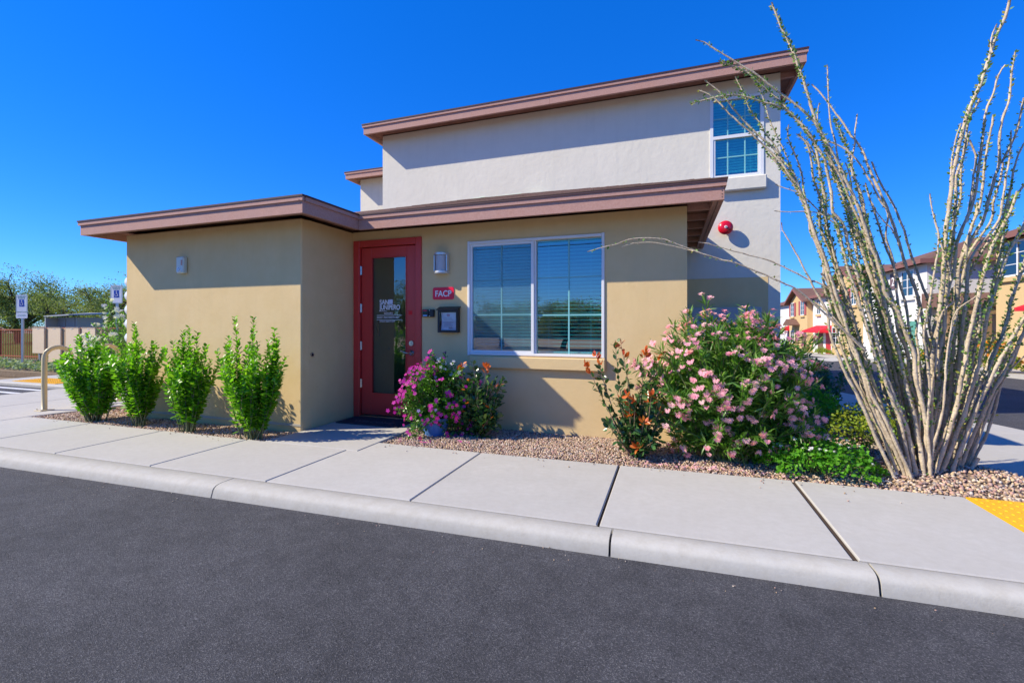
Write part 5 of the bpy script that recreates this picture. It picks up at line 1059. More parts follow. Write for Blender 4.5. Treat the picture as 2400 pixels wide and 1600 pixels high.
# ---- vinca in a blue pot
random.seed(31)
px, py = -2.37, 4.32; pz = bed_z(px, py)
pot = thing('flower_pot', 'round blue flower pot standing in the gravel by the door path', 'pot', (px, py, pz))
mb = MB(); n = 32; prof = [(.105,.0),(.118,.03),(.140,.11),(.150,.165),(.158,.170),(.160,.195),(.150,.198),(.142,.185),(.135,.15),(.001,.15)]
v = [(px+r*math.cos(math.tau*k/n), py+r*math.sin(math.tau*k/n), pz+h) for r, h in prof for k in range(n)]
mb.add(v, [(i*n+k, i*n+(k+1)%n, (i+1)*n+(k+1)%n, (i+1)*n+k) for i in range(len(prof)-2) for k in range(n)])
part('pot_wall', mb, mat('matt_blue_glaze', (.09,.23,.55), .5, .4, mottle=(6,.3,(.13,.28,.60))), pot, True)
part('soil', MB().disc((px, py, pz+.14), (0,0,1), .14, .14, .02, 24), MATS['dry_soil'], pot)
vin = thing('vinca_plant', 'bushy vinca with magenta flowers growing in the blue pot', 'flowering plant', (px, py, pz+.15))
lv = Leaves('oval', L_VIN); fl_ = {'m': Leaves('flower5', F_MAG), 'w': Leaves('flower5', F_WHI), 'r': Leaves('flower5', F_RED), 'l': Leaves('flower5', F_LIL)}
def vinca_env(a, el):   # radius of the crown by direction
    return .375 + .06*math.sin(3*a+1) + .05*math.sin(5*a+el*3)
for k in range(230):
    a = random.uniform(0, math.tau); el = random.uniform(-.9, 1.45); r = vinca_env(a, el)*random.uniform(.75,1.08)
    dirv = Vector((math.cos(a)*math.cos(el)*1.14, math.sin(a)*math.cos(el)*.85, math.sin(el)*1.22))
    if dirv.x < -.6: dirv.z += .1
    e = Vector((px, py, pz+.34)) + dirv*r; b = Vector((px+random.uniform(-.08,.08), py+random.uniform(-.07,.07), pz+.15))
    P = bez(b, Vector(((b.x+e.x)/2, (b.y+e.y)/2, max(b.z, e.z)*.6+.4*b.z+.1)), e, 8)
    mb = MB(); mb.tube(P, [.0035-.002*i/8 for i in range(9)], 5); part('stem', mb, M_STEMG, vin, True)
    for q in range(60):
        u = random.uniform(.15,1)**.8; i = min(7, int(u*8)); p = P[i].lerp(P[i+1], u*8-i); d = (P[i+1]-P[i]).normalized()
        s_ = (rv(1)).normalized(); lv.add(p + s_*.016, (s_+d*.5), (Vector((0,0,.8))+rv(.5)), random.uniform(.018,.033))
    if k < 225:
        tgt = Vector((0,0,1.14)); f = (tgt-e).normalized()*.7 + (e-Vector((px,py,pz+.35))).normalized()*.7 + rv(.25)
        hi = e.z - pz > .62 and e.x > px+.05
        kind = 'w' if (hi and random.random() < .75) else ('l' if random.random() < .1 else ('r' if random.random() < .05 else 'm'))
        u_ = f.orthogonal(); p_ = e + f.normalized()*.012 + (Vector((0,-.02,0)))
        fl_[kind].add(p_, u_, f, random.uniform(.017,.025))
        if random.random() < .95 and not hi:
            s2 = rv(.03); fl_['m'].add(p_+s2, u_, f+rv(.2), random.uniform(.016,.023))
lv.build(vin, 'leaf', 300, 'foliage')
for k_, L_ in fl_.items(): L_.build(vin, 'flower', 200, 'flower_mass')
# fallen petals on the gravel and path
fp = Leaves('flower5', F_MAG)
for k in range(16):
    x = -2.45+random.gauss(.08,.3); y = 4.0+random.uniform(-.16,.05)
    if x < -2.66: continue
    fp.add((x, y, bed_z(x,y)+.03), (random.gauss(0,1), random.gauss(0,1), .1), (rv(.3)+Vector((0,0,1))), .015)
V, F = proto('flower5'); P_, R_ = fp.frames(); Vw = np.einsum('nij,vj->nvi', R_, V)+P_[:,None,:]; Fw = F[None]+(np.arange(len(P_))*len(V))[:,None,None]
o = part('fallen_petals', np_mesh('fallen_petals', Vw.reshape(-1,3), Fw.reshape(-1,3), F_MAG), None); o['kind'] = 'stuff'; o['label'] = 'magenta petals fallen on the gravel below the blue pot'

# ---- photinias
def photinia(x, y, h, w, label, seed, shoots, n_br=26, leaves_per=40, red=.16):
    random.seed(seed); z0 = bed_z(x, y); t = thing('photinia_shrub', label, 'shrub', (x, y, z0), 'red tipped photinia shrubs')
    g_ = Leaves('oval', L_PHO); r_ = Leaves('oval', L_PHR)
    for k in range(n_br+len(shoots)):
        if k < n_br:
            a = random.uniform(0, math.tau); rr = w*math.sqrt(random.random()); e = Vector((x+rr*math.cos(a), y+rr*.7*math.sin(a), z0+h*random.uniform(.25,.95)*(1-.25*(rr/w)**2)))
        else: sx, sy, sz = shoots[k-n_br]; e = Vector((x+sx, y+sy, z0+sz))
        b = Vector((x+random.uniform(-.03,.03), y+random.uniform(-.03,.03), z0-.03)); P = bez(b, Vector((b.x*.5+e.x*.5+random.uniform(-.06,.06), b.y*.5+e.y*.5, z0+(e.z-z0)*.4)), e, 9)
        mb = MB(); mb.tube(P, [.008-.0062*i/9 for i in range(10)], 6); part('branch', mb, M_STEMB, t, True)
        tip_red = random.random() < (.55 if k >= n_br else red*1.6)
        n = leaves_per if k < n_br else leaves_per+8
        for q in range(n):
            u = random.uniform(.28,1); i = min(8, int(u*9)); p = P[i].lerp(P[i+1], u*9-i); d = (P[i+1]-P[i]).normalized(); s_ = rv(1).normalized()
            off = .05*random.random()*(1 if k < n_br else .3); L_ = r_ if (tip_red and u > .9) or random.random() < .015 else g_
            L_.add(p+s_*off, (s_*.8+d*.5+Vector((0,0,.15))), (Vector((0,0,.7))+rv(.45)), random.uniform(.04,.07), random.uniform(.75,1))
        if tip_red:
            for q in range(4):
                s_ = rv(1).normalized(); r_.add(e+s_*.004, (s_*.7+Vector((0,0,.5))), rv(1), random.uniform(.05,.075), .7)
    g_.build(t, 'leaf', 260, 'foliage'); r_.build(t, 'red_leaf', 40, 'red_foliage'); return t
photinia(-1.90, 4.36, .72, .27, 'photinia shrub right of the potted flowers, with a few orange red leaves', 41, [(.30,-.02,.60), (-.02,-.05,.76), (.12,-.05,.73), (-.16,-.03,.74)], 42, 42, .05)
photinia(-.30, 4.10, .80, .33, 'loose photinia shrub left of the pink oleander, with one tall bronze shoot', 42, [(-.15,-.02,1.02), (-.10,-.04,.98), (-.40,-.02,.78), (.1,-.02,.92), (.22,0,.9), (-.32,0,.88), (.05,-.15,.12)], 36, 34, .12)

# ---- pink oleander
def oleander(x, y, h, wx, wy, label, seed, n_br, mat_f, n_fl, per=62, parts=300, fparts=160, leaf=.085, name='oleander_shrub', grp=None, cl=.030, z0=None, pinkx=None):
    random.seed(seed); z0 = bed_z(x, y) if z0 is None else z0; t = thing(name, label, 'shrub', (x, y, z0), grp)
    lv = Leaves('lance', L_OLE); cf = Leaves('cluster', mat_f); ends = []
    for k in range(n_br):
        a = random.uniform(0, math.tau); el = math.asin(random.uniform(-.85,1)); r = random.uniform(.62,1.05)*(1+.06*math.sin(4*a+el*5))
        e = Vector((x+wx*r*math.cos(a)*math.cos(el), y+wy*r*math.sin(a)*math.cos(el), z0+h*.50+h*.50*r*math.sin(el)))
        e.z = max(z0+.07+.06*random.random(), e.z); b = Vector((x+random.uniform(-.14,.14), y+random.uniform(-.1,.1), z0-.03))
        P = bez(b, Vector((b.x*.6+e.x*.4, b.y*.6+e.y*.4, z0+(e.z-z0)*.55+.05)), e, 10); ends.append((e, (P[-1]-P[-3]).normalized()))
        mb = MB(); mb.tube(P, [.009-.007*i/10 for i in range(11)], 5); part('branch', mb, M_STEMG, t, True)
        for q in range(per):
            u = 1-random.random()**1.3*.75; i = min(9, int(u*10)); p = P[i].lerp(P[i+1], min(1, u*10-i)); d = (P[i+1]-P[i]).normalized(); s_ = rv(1).normalized()
            dr = (s_*.85 + d*random.uniform(.35,1.1) + Vector((0,0,.12))).normalized()
            lv.add(p+s_*.003, dr, (Vector((0,0,.8))+rv(.5)), random.uniform(.7,1.2)*leaf, random.uniform(.85,1.25))
    random.shuffle(ends)
    cc = Vector((x, y, z0+h*.45)); n = 0
    for (e, d) in ends:
        if n >= n_fl: break
        o_ = (e-cc).normalized(); n += 1
        f = o_*.9 + (Vector((0,0,1.14))-e).normalized()*.5 + Vector((0,0,.25)) + rv(.2)
        for q in range(random.choice((2,2,3,3,4))):
            cf.add(e + o_*.032 + rv(.024), f.orthogonal()+rv(.3), f+rv(.3), random.uniform(.75,1.15)*cl)
    lv.build(t, 'leaf', parts, 'foliage'); cf.build(t, 'flower_head', fparts, 'flower_mass'); return t
oleander(0.45, 4.24, 1.29, .68, .46, 'large round oleander shrub covered with pink flowers', 51, 380, F_PINK, 350, per=60, leaf=.105, cl=.027)
oleander(-10.3, 5.95, 1.62, .66, .5, 'white flowering oleander behind the leftmost green shrub', 52, 90, F_WHI, 80, per=40, parts=0, fparts=60, leaf=.11, cl=.045, z0=0.0)

# ---- low plants on the right
def mound_plant(name, x, y, rx, ry, h, label, cat, seed, lm, n, sz, flowers=None, nf=0, fs=.015, parts=120, grp=None, kind='oval', z0=None, stems=30, sm=None):
    random.seed(seed); z0 = bed_z(x, y) if z0 is None else z0; t = thing(name, label, cat, (x, y, z0), grp)
    lv = Leaves(kind, lm); fl = Leaves('cluster', flowers) if flowers else None
    for k in range(stems):
        a = random.uniform(0, math.tau); r = math.sqrt(random.random()); e = Vector((x+rx*r*math.cos(a), y+ry*r*math.sin(a), z0+h*math.sqrt(max(.05,1-r*r*.8))))
        b = Vector((x+random.uniform(-.2,.2)*rx, y+random.uniform(-.2,.2)*ry, z0-.02)); mb = MB(); mb.tube(bez(b, (b+e)/2+Vector((0,0,.05)), e, 5), [.004,.0035,.003,.0025,.002,.0012], 5); part('stem', mb, sm or M_STEMG, t, True)
    for k in range(n):
        a = random.uniform(0, math.tau); r = math.sqrt(random.random())*(1+.12*math.sin(5*a)+.08*math.sin(9*a+2)); top = math.sqrt(max(.02,1-min(1,r)**2*.95)); hh = h*top*random.uniform(.45,1.05)*(1+.15*math.sin(7*a+5*r))
        p = Vector((x+rx*r*math.cos(a), y+ry*r*math.sin(a), z0+max(.01,hh))); out = Vector((math.cos(a)*r, math.sin(a)*r, .5))
        lv.add(p, (rv(.7)+out*.7), (out+rv(.45)+Vector((0,0,.4))), random.uniform(.7,1.2)*sz)
    for k in range(nf):
        a = random.uniform(-2.9,.4); r = random.uniform(.3,1.0); top = math.sqrt(max(.02,1-r**2*.9)); p = Vector((x+rx*r*math.cos(a), y+ry*r*math.sin(a), z0+h*top*1.05+.01))
        f = Vector((math.cos(a)*r*.5, -.6, 1))+rv(.2); fl.add(p, f.orthogonal(), f, random.uniform(.8,1.2)*fs)
    lv.build(t, 'leaf', parts, 'foliage')
    if fl: fl.build(t, 'flower_head', 60, 'flower_mass')
    return t
mound_plant('lantana_plant', 1.08, 4.05, .40, .20, .28, 'bright green low plant with small white flowers at the foot of the oleander', 'ground plant', 61, L_LAN, 2300, .030, F_WHI, 20, .012, parts=300)
mound_plant('lantana_plant', .98, 4.55, .34, .30, .34, 'darker green low plant tucked behind the white flowered one', 'ground plant', 62, L_LAN, 1500, .030, parts=150)
mound_plant('yellow_green_shrub', 1.92, 5.45, .42, .45, .36, 'yellow green leafy clump behind the ocotillo stems', 'shrub', 63, L_YEL, 2600, .030, parts=250)
mound_plant('green_bush', 1.62, 6.5, .38, .38, .42, 'small dense dark green bush at the rear edge of the gravel', 'shrub', 64, L_LAN, 1900, .034, parts=150)
mound_plant('green_bush', 2.05, 8.2, .3, .5, .5, 'dark green bush half hidden behind the ocotillo stems', 'shrub', 66, L_ROS, 1500, .04, parts=60)
def rose(x, y, h, label, seed):
    random.seed(seed); z0 = bed_z(x, y); t = thing('rose_bush', label, 'rose bush', (x, y, z0)); lv = Leaves('oval', L_ROS)
    for k in range(13):
        a = random.uniform(0, math.tau); r = .32*math.sqrt(random.random()); e = Vector((x+r*math.cos(a), y+r*math.sin(a), z0+h*random.uniform(.6,1))); b = Vector((x+random.uniform(-.05,.05), y, z0-.02))
        P = bez(b, Vector(((b.x+e.x)/2, (b.y+e.y)/2, z0+(e.z-z0)*.6)), e, 8); mb = MB(); mb.tube(P, [.006-.004*i/8 for i in range(9)], 5); part('stem', mb, M_STEMG, t, True)
        for q in range(75):
            u = random.uniform(.25,1); i = min(7, int(u*8)); p = P[i].lerp(P[i+1], u*8-i); s_ = rv(1).normalized(); lv.add(p+s_*.05*random.random(), s_+Vector((0,0,.3)), Vector((0,0,1))+rv(.5), random.uniform(.03,.045))
    fl = Leaves('cluster', F_RED); fl.add((x+.1, y-.1, z0+h), (1,0,0), (0,-1,.5), .03)
    lv.build(t, 'leaf', 150, 'foliage'); fl.build(t, 'flower', 1, 'x')
rose(1.98, 6.9, .80, 'dark blue green rose bush with one red bloom, left of the ocotillo', 65)
# fallen oleander petals
fp = Leaves('flower5', F_PINK); random.seed(8)
for k in range(120):
    x = random.gauss(.10,.28) if k < 80 else random.uniform(-.2,1.6); y = 3.86+abs(random.gauss(0,.05)); fp.add((x, y, bed_z(x,y)+.024), (random.gauss(0,1), random.gauss(0,1), .1), (rv(.4)+Vector((0,0,1))), random.uniform(.008,.014))
V, F = proto('flower5'); P_, R_ = fp.frames(); Vw = np.einsum('nij,vj->nvi', R_, V)+P_[:,None,:]; Fw = F[None]+(np.arange(len(P_))*len(V))[:,None,None]
o = part('fallen_petals', np_mesh('fallen_petals', Vw.reshape(-1,3), Fw.reshape(-1,3), F_PINK), None); o['kind'] = 'stuff'; o['label'] = 'pale pink petals fallen in front of the oleander'
fp = Leaves('flower5', F_WHI)
for k in range(26):
    x = random.uniform(1.3,1.75); y = random.uniform(3.93,4.35); fp.add((x, y, bed_z(x,y)+.03), (random.gauss(0,1), random.gauss(0,1), .1), (rv(.4)+Vector((0,0,1))), random.uniform(.012,.02))
P_, R_ = fp.frames(); Vw = np.einsum('nij,vj->nvi', R_, V)+P_[:,None,:]; Fw = F[None]+(np.arange(len(P_))*len(V))[:,None,None]
o = part('fallen_petals', np_mesh('fallen_petals', Vw.reshape(-1,3), Fw.reshape(-1,3), F_WHI), None); o['kind'] = 'stuff'; o['label'] = 'white blossoms lying on the gravel left of the ocotillo'
# ---- ocotillo
M_OCO = mat('ocotillo_bark', (.54,.44,.31), .85, .15, bump=[(55,.8,.006,5),(12,.4,.008,3)], mottle=[(60,.75,(.22,.17,.12)),(9,.5,(.70,.60,.45))])
M_SPINE = mat('pale_spine', (.55,.50,.42), .6, .3)
random.seed(71)
oco = thing('ocotillo', 'tall many stemmed ocotillo with thorny grey stems and tiny green leaves', 'desert shrub', (1.9, 4.27, 0.05))
lv = Leaves('small', L_OCO, 1.0); sp = Leaves('spine', M_SPINE, 1.0)
extra = []
for k_, (pts, rb, rt, lf) in enumerate(OCOTILLO):
    if pts[0][2] < 0 and len(pts) > 7:
        dx_, dy_ = random.uniform(-.10,.10), random.uniform(-.04,.16); m_ = random.randint(7, max(7, len(pts)-3)); n_p = []
        for i_, q_ in enumerate(pts[:m_]):
            w_ = 1-.25*i_/m_; bow = math.sin(i_/m_*3.0)*random.uniform(.0,.04); n_p.append((q_[0]+dx_*w_+bow, q_[1]+dy_*w_, q_[2]))
        extra.append((n_p, rb*.85, .006, lf))
for pts, rb, rt, lf in OCOTILLO + extra:
    rooted = pts[0][2] < 0
    Q = [Vector(p) for p in pts]
    if rooted: Q[0].z = -.03; Q[1].z = max(Q[1].z, .04)
    # resample smoothly (Catmull-Rom) every few centimetres
    R = []; n = len(Q)
    for i in range(n-1):
        p0, p1, p2, p3 = Q[max(0,i-1)], Q[i], Q[i+1], Q[min(n-1,i+2)]; k = max(1, int((p2-p1).length/.035))
        for j in range(k):
            t = j/k; R.append(.5*((2*p1)+(-p0+p2)*t+(2*p0-5*p1+4*p2-p3)*t*t+(-p0+3*p1-3*p2+p3)*t**3))
    R.append(Q[-1]); N = len(R)
    # small natural kinks
    off = Vector((0,0,0)); RR = []
    for i, p in enumerate(R):
        if i > 3: off = off*.9 + rv(.0016)
        RR.append(p+off)
    L = [0]
    for a, b in zip(RR, RR[1:]): L.append(L[-1]+(b-a).length)
    T = L[-1]; rad = [(rt + (rb*.68-rt)*(1-(l/T))**.75)*(1+.10*math.sin(l*38+pts[0][0]*50)) for l in L]
    mb = MB(); mb.tube(RR, rad, 9, wob=.10); part('stem', mb, M_OCO, oco, True)
    for i in range(1, N-1):
        d = (RR[i+1]-RR[i]).normalized(); u = L[i]/T; h_ = RR[i].z
        for q in range(4):
            s_ = rv(1); s_ = (s_-d*s_.dot(d)).normalized()
            sp.add(RR[i]+s_*rad[i]*.9+d*random.uniform(-.015,.015), s_+d*.3, rv(1), random.uniform(.010,.019), random.uniform(.9,1.4))
        patch = .5+.5*math.sin(h_*5.1+pts[-1][0]*9+pts[-1][1]*13)
        dens = lf*(.25+1.3*patch)*(1 if h_ > .75 else .35 if h_ > .4 else .08)
        cnt = int(dens*5.5+random.random())
        for q in range(cnt):
            s_ = rv(1); s_ = (s_-d*s_.dot(d)).normalized()
            lv.add(RR[i]+s_*rad[i]*.9+d*random.uniform(-.02,.02), s_*.8+d*.6+rv(.2), rv(1)+d*.4, random.uniform(.017,.031), random.uniform(.8,1.2))
lv.build(oco, 'leaf', 0, 'leaf_mass'); sp.build(oco, 'spine', 0, 'spine_mass')
# ------------------------------------------------------------------ left background
M_CREAM = mat('cream_paint', (.58,.47,.24), .35, .45, mottle=(12,.25,(.52,.42,.22)))
rack = thing('bike_rack', 'cream painted tubular wave bike rack beside the leftmost shrub', 'bike rack', (-7.95, 3.70, 0))
def arc(cx, cz, r, a0, a1, y, n=12):
    return [(cx+0, y+r*math.cos(a0+(a1-a0)*i/n), cz+r*math.sin(a0+(a1-a0)*i/n)) for i in range(n+1)]
X_, Y_ = -7.95, 3.70; r_ = .145
P = [(X_, Y_, 0.0), (X_, Y_, .35), (X_, Y_, .70)] + arc(X_, .70, r_, math.pi, 0, Y_+r_)[1:] + [(X_, Y_+2*r_, .45)] + arc(X_, .24, r_, math.pi, 2*math.pi, Y_+3*r_) + [(X_, Y_+4*r_, .45)] + arc(X_, .70, r_, math.pi, 0, Y_+5*r_)[0:] + [(X_, Y_+6*r_, .35), (X_, Y_+6*r_, 0)]
part('tube', MB().tube(P, .030, 16), M_CREAM, rack, True)
for y in (Y_, Y_+6*r_):
    part('base_plate', box(X_-.075, X_+.075, y-.075, y+.075, .0015, .010, bev=.003), M_CREAM, rack)
    for s in (-.055, .055): part('bolt', MB().tube([(X_+s, y-.05, .010), (X_+s, y-.05, .028)], .008, 8), M_STEEL, rack)
M_GALV = mat('galvanised_steel', (.42,.44,.45), .4, .5, metal=.7)
M_SBLUE = mat('sign_blue', (.01,.06,.38), .4); M_SGREEN = mat('sign_green', (.03,.22,.10), .4)
def acc_sign(x, y, z0, z1, label, w=.30, two=True, ang=.33):
    t = thing('parking_sign', label, 'sign', (x, y, 0), 'accessible parking signs on posts'); t.rotation_euler.z = ang
    def pp(name, mb, m, par=t):
        o = part(name, mb, m, par); o.location = (0,0,0); return o
    post = MB().box(-.025,.025,-.003,.003,0,z1-.05).box(-.025,-.019,.0035,.03,0,z1-.05).box(.019,.025,.0035,.03,0,z1-.05)
    pp('post', post, M_GALV)
    zs = z1-.457
    plates = [(zs, z1)] + ([(zs-.16, zs-.012)] if two else [])
    for k, (a, b) in enumerate(plates):
        pl = pp('plate', round_rect(MB(), -w/2, w/2, a, b, -.010, -.006, .02), M_SIGNW)
        if k == 0:
            rim = MB()
            for (q0,q1,c,d) in ((-w/2+.012,w/2-.012,b-.016,b-.012),(-w/2+.012,w/2-.012,a+.012,a+.016),(-w/2+.012,-w/2+.016,a+.0165,b-.0165),(w/2-.016,w/2-.012,a+.0165,b-.0165)): rim.box(q0,q1,-.0112,-.0102,c,d)
            pp('border', rim, M_SGREEN, pl)
            pp('blue_field', box(-.065,.065,-.0115,-.0104,a+.145,a+.33), M_SBLUE, pl)
            ic = MB(); ic.disc((0,-.0118,a+.300),(0,-1,0),.014,.014,.001,10)
            ic.tube([(-.004,-.0122,a+.28),(.0,-.0122,a+.235),(.026,-.0122,a+.235),(.036,-.0122,a+.19),(.048,-.0122,a+.193)], .006, 6)
            ic.tube([(0,-.0122,a+.262),(.022,-.0122,a+.262)], .005, 6)
            ic.tube([(-.006+.033*math.cos(q),-.0122,a+.212+.033*math.sin(q)) for q in [2.2+.42*i for i in range(10)]], .005, 6)
            pp('wheelchair_symbol', ic, M_SIGNW, pl)
            for s, sz, zz in (('RESERVED', .05, b-.07), ('PARKING', .045, b-.112)):
                me = text_mesh(s, sz, Matrix.Translation((0,-.0108,zz)) @ FRONT, depth=.0005, align='CENTER', font_scale_x=.95); me.materials.append(M_SGREEN); o = pp('lettering', me, None, pl)
        else:
            me = text_mesh('VAN ACCESSIBLE', .03, Matrix.Translation((0,-.0108,(a+b)/2-.01)) @ FRONT, depth=.0005, align='CENTER', font_scale_x=.95); me.materials.append(M_SGREEN); pp('lettering', me, None, pl)
    return t
acc_sign(-16.0, 7.0, 0, 1.95, 'leftmost accessible parking sign, on a grey post in the pale ground cover')
acc_sign(-13.2, 7.55, 0, 2.16, 'accessible parking sign nearer the building, rising behind the shrubs', two=False)

# pale ground cover strip
random.seed(81)
lv = Leaves('oval', L_DUS)
for k in range(5200):
    x = random.uniform(-24, -12.2); y = random.uniform(6.75, 7.75); h = .16+.08*math.sin(x*3+y*5)*math.sin(x*1.3)
    lv.add((x, y, random.uniform(.02, max(.05,h))), (rv(1)+Vector((0,0,.6))), rv(.6)+Vector((0,0,1)), random.uniform(.05,.09))
V, F = proto('oval'); P_, R_ = lv.frames(); Vw = np.einsum('nij,vj->nvi', R_, V)+P_[:,None,:]; Fw = F[None]+(np.arange(len(P_))*len(V))[:,None,None]
o = part('ground_cover', np_mesh('ground_cover', Vw.reshape(-1,3), Fw.reshape(-1,3), L_DUS, np.repeat(RNG.uniform(.001,1,len(P_)), len(F))), None); o['kind'] = 'stuff'; o['label'] = 'pale green ground cover under the parking signs'
# rust brown picket fence
M_RUST = mat('rust_brown_steel', (.36,.11,.05), .7, .3)
fence = thing('picket_fence', 'rust brown steel picket fence in front of the trees on the left', 'fence', (-20, 8.6, 0))
pk = MB().box(-.009,.009,-.009,.009,.08,1.03).mesh('picket', M_RUST)
for k in range(75):
    o = bpy.data.objects.new('picket', pk); C.objects.link(o); o.parent = fence; o.location = (-18.6-k*.095+20, 0, 0)
for z in (.14, .99): part('rail', box(-26, -18.5, 8.575, 8.625, z, z+.035), M_RUST, fence)
for x in (-18.5, -20.9, -23.3): part('post', box(x-.03, x+.03, 8.555, 8.645, 0, 1.07), M_RUST, fence)
part('rail', box(-18.46, -10, 8.58, 8.62, 1.05, 1.085), M_RUST, fence)
# beige cabinets
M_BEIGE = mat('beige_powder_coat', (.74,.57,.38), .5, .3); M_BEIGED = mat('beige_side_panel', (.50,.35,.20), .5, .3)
cx0 = [(-17.70, .33), (-16.93, .06), (-16.12, .06), (-15.40, .06)]
for k, (x, zb) in enumerate(cx0):
    lab = ['leftmost beige utility cabinet, shorter than its neighbours', 'second beige utility cabinet from the left, seen through the bike rack loop', 'third beige utility cabinet from the left, partly behind shrub tips', 'rightmost beige utility cabinet, plain faced, behind the shrub'][k]
    t = thing('utility_cabinet', lab, 'cabinet', (x+.3, 8.0, 0), 'beige utility cabinets in a row')
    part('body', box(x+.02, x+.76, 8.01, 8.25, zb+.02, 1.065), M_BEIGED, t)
    part('door', box(x, x+.575, 7.965, 8.009, zb, 1.075, bev=.008), M_BEIGE, t)
    part('top_lip', box(x-.005, x+.58, 7.955, 8.0, 1.076, 1.09), M_BEIGE, t)
    part('latch', box(x+.23, x+.33, 7.957, 7.964, 1.045, 1.055), M_VINYL, t)
    for s in (.05, .66): part('leg', box(x+s, x+s+.06, 8.08, 8.14, 0, zb+.019), M_GALV, t)
# grey mail shelter behind
t = thing('mail_kiosk', 'grey metal mail kiosk with a flared roof behind the beige cabinets', 'kiosk', (-21.5, 10.6, 0))
M_KG = mat('grey_kiosk_steel', (.36,.37,.37), .5, .4); M_KD = mat('darker_kiosk_panel', (.27,.26,.25), .5, .4)
kx0, kx1, ky = -21.0, -20.2, 10.3
part('side_panel', box(kx0-.35, kx0-.30, ky-.35, ky+.8, .0, 1.43), M_KG, t)
part('body', box(kx0-.3, kx1, ky, ky+.8, .0, 1.44), M_KG, t)
for a, b in ((kx0-.22, kx0+.18), (kx0+.28, kx1-.08)):
    for z0, z1 in ((1.02, 1.42), (.55, .99)): part('mail_door', box(a, b, ky-.02, ky-.002, z0, z1), M_KD, t)
part('roof', MB().add([(kx0-.42, ky-.35, 1.46), (kx1+.22, ky-.35, 1.50), (kx1+.22, ky+.95, 1.58), (kx0-.42, ky+.95, 1.58), (kx0-.42, ky-.35, 1.50), (kx1+.22, ky-.35, 1.54), (kx1+.15, ky+.95, 1.64), (kx0-.3, ky+.95, 1.64)],
     [(3,2,1,0), (4,5,6,7), (0,1,5,4), (1,2,6,5), (2,3,7,6), (3,0,4,7)]), M_KG, t)
# playground hint beyond the fence
t = thing('play_structure', 'small blue play structure seen through the fence', 'playground', (-27.5, 13.5, .1))
part('panel', box(-28.4, -26.9, 13.4, 13.5, .55, 1.0), mat('play_blue', (.02,.05,.35), .4), t)
for x in (-28.4, -27.6, -26.9): part('post', box(x-.04, x+.04, 13.51, 13.6, 0, 1.15), mat('play_yellow', (.6,.5,.1), .5), t)

# ---- trees
def tree(x, y, h, w, label, seed, n_limb=7, dens=2600, sz=.16, lm=None, name='mesquite_tree', z0=0.0, low=.30, grp=None, dead=0.0, trunkr=.14):
    random.seed(seed); t = thing(name, label, 'tree', (x, y, z0), grp); lm = lm or L_MES
    tr = MB(); base = Vector((x, y, z0-.1)); fork = Vector((x+random.uniform(-.3,.3), y, z0+h*.16))
    tr.tube(bez(base, (base+fork)/2+Vector((random.uniform(-.15,.15),0,0)), fork, 5), [trunkr*1.3,trunkr*1.1,trunkr,trunkr*.95,trunkr*.9,trunkr*.85], 9); part('trunk', tr, M_BARK, t, True)
    tips = []
    for k in range(n_limb):
        a = math.tau*k/n_limb+random.uniform(-.3,.3); el = random.uniform(.35,1.2); e = fork + Vector((w*.62*math.cos(a)*math.cos(el), w*.55*math.sin(a)*math.cos(el), h*.55*math.sin(el)))
        P = bez(fork, (fork+e)/2+Vector((0,0,h*.12))+rv(.12), e, 7); mb = MB(); mb.tube(P, [trunkr*(.62-.5*i/7) for i in range(8)], 7)
        for q in range(9):
            i = random.randint(2,6); d = rv(1).normalized(); d.z = abs(d.z)*.6-.05; ln = random.uniform(.25,.5)*w*.55; f = P[i]+d*ln
            Q = bez(P[i], (P[i]+f)/2+rv(.08)*w*.3, f, 4); mb.tube(Q, [trunkr*(.2-.16*j/4) for j in range(5)], 5)
            for m_ in range(5):
                d2 = rv(1).normalized(); g2 = Q[random.randint(1,4)]; f2 = g2+d2*ln*.5; mb.tube([g2, (g2+f2)/2+rv(.03), f2], [trunkr*.07, trunkr*.05, trunkr*.02], 4); tips.append(f2); 
            tips.append(f)
        part('limb', mb, M_BARK, t, True); tips.append(e)
    lv = Leaves('small', lm)
    per = max(3, int(dens*3.4/len(tips)))
    for p in tips:
        if random.random() < dead: continue
        cs = random.uniform(.09,.17)*w*.5; k2 = int(per*random.uniform(.3,1.7)); sq = Vector((1,1,random.uniform(.4,.8)))
        for q in range(k2):
            o_ = rv(1)*cs*.62; o_ = Vector((o_.x*sq.x, o_.y*sq.y, o_.z*sq.z)); lv.add(p+o_, rv(1), rv(1)+Vector((0,0,.6)), random.uniform(.5,1.1)*sz*.8)
    lv.build(t, 'leaf', 0, 'crown'); return t
tree(-31.0, 13.5, 5.0, 5.2, 'broad olive green mesquite at the left edge, behind the fence', 91, 9, 9500, .11)
tree(-25.6, 14.2, 4.2, 4.6, 'mesquite with a forked dark trunk, behind the picket fence', 92, 9, 8500, .10)
tree(-23.5, 20.5, 4.7, 5.0, 'yellowish green mesquite standing behind the grey kiosk', 93, 9, 8000, .12)
tree(-18.6, 15.2, 4.6, 4.4, 'tallest mesquite, its dark twigs showing, next to the building edge', 94, 9, 6500, .10, dead=.25)
tree(-14.4, 13.4, 4.9, 3.6, 'airy mesquite with high sparse tips, right against the building edge', 95, 8, 5200, .09, dead=.2)
tree(-35.0, 23.0, 5.4, 7.5, 'wide distant mesquite at the far left', 96, 9, 7000, .16)
tree(-21.0, 27.0, 5.0, 8.0, 'low distant mesquite between the kiosk and the signs', 97, 9, 7000, .17)
random.seed(99)
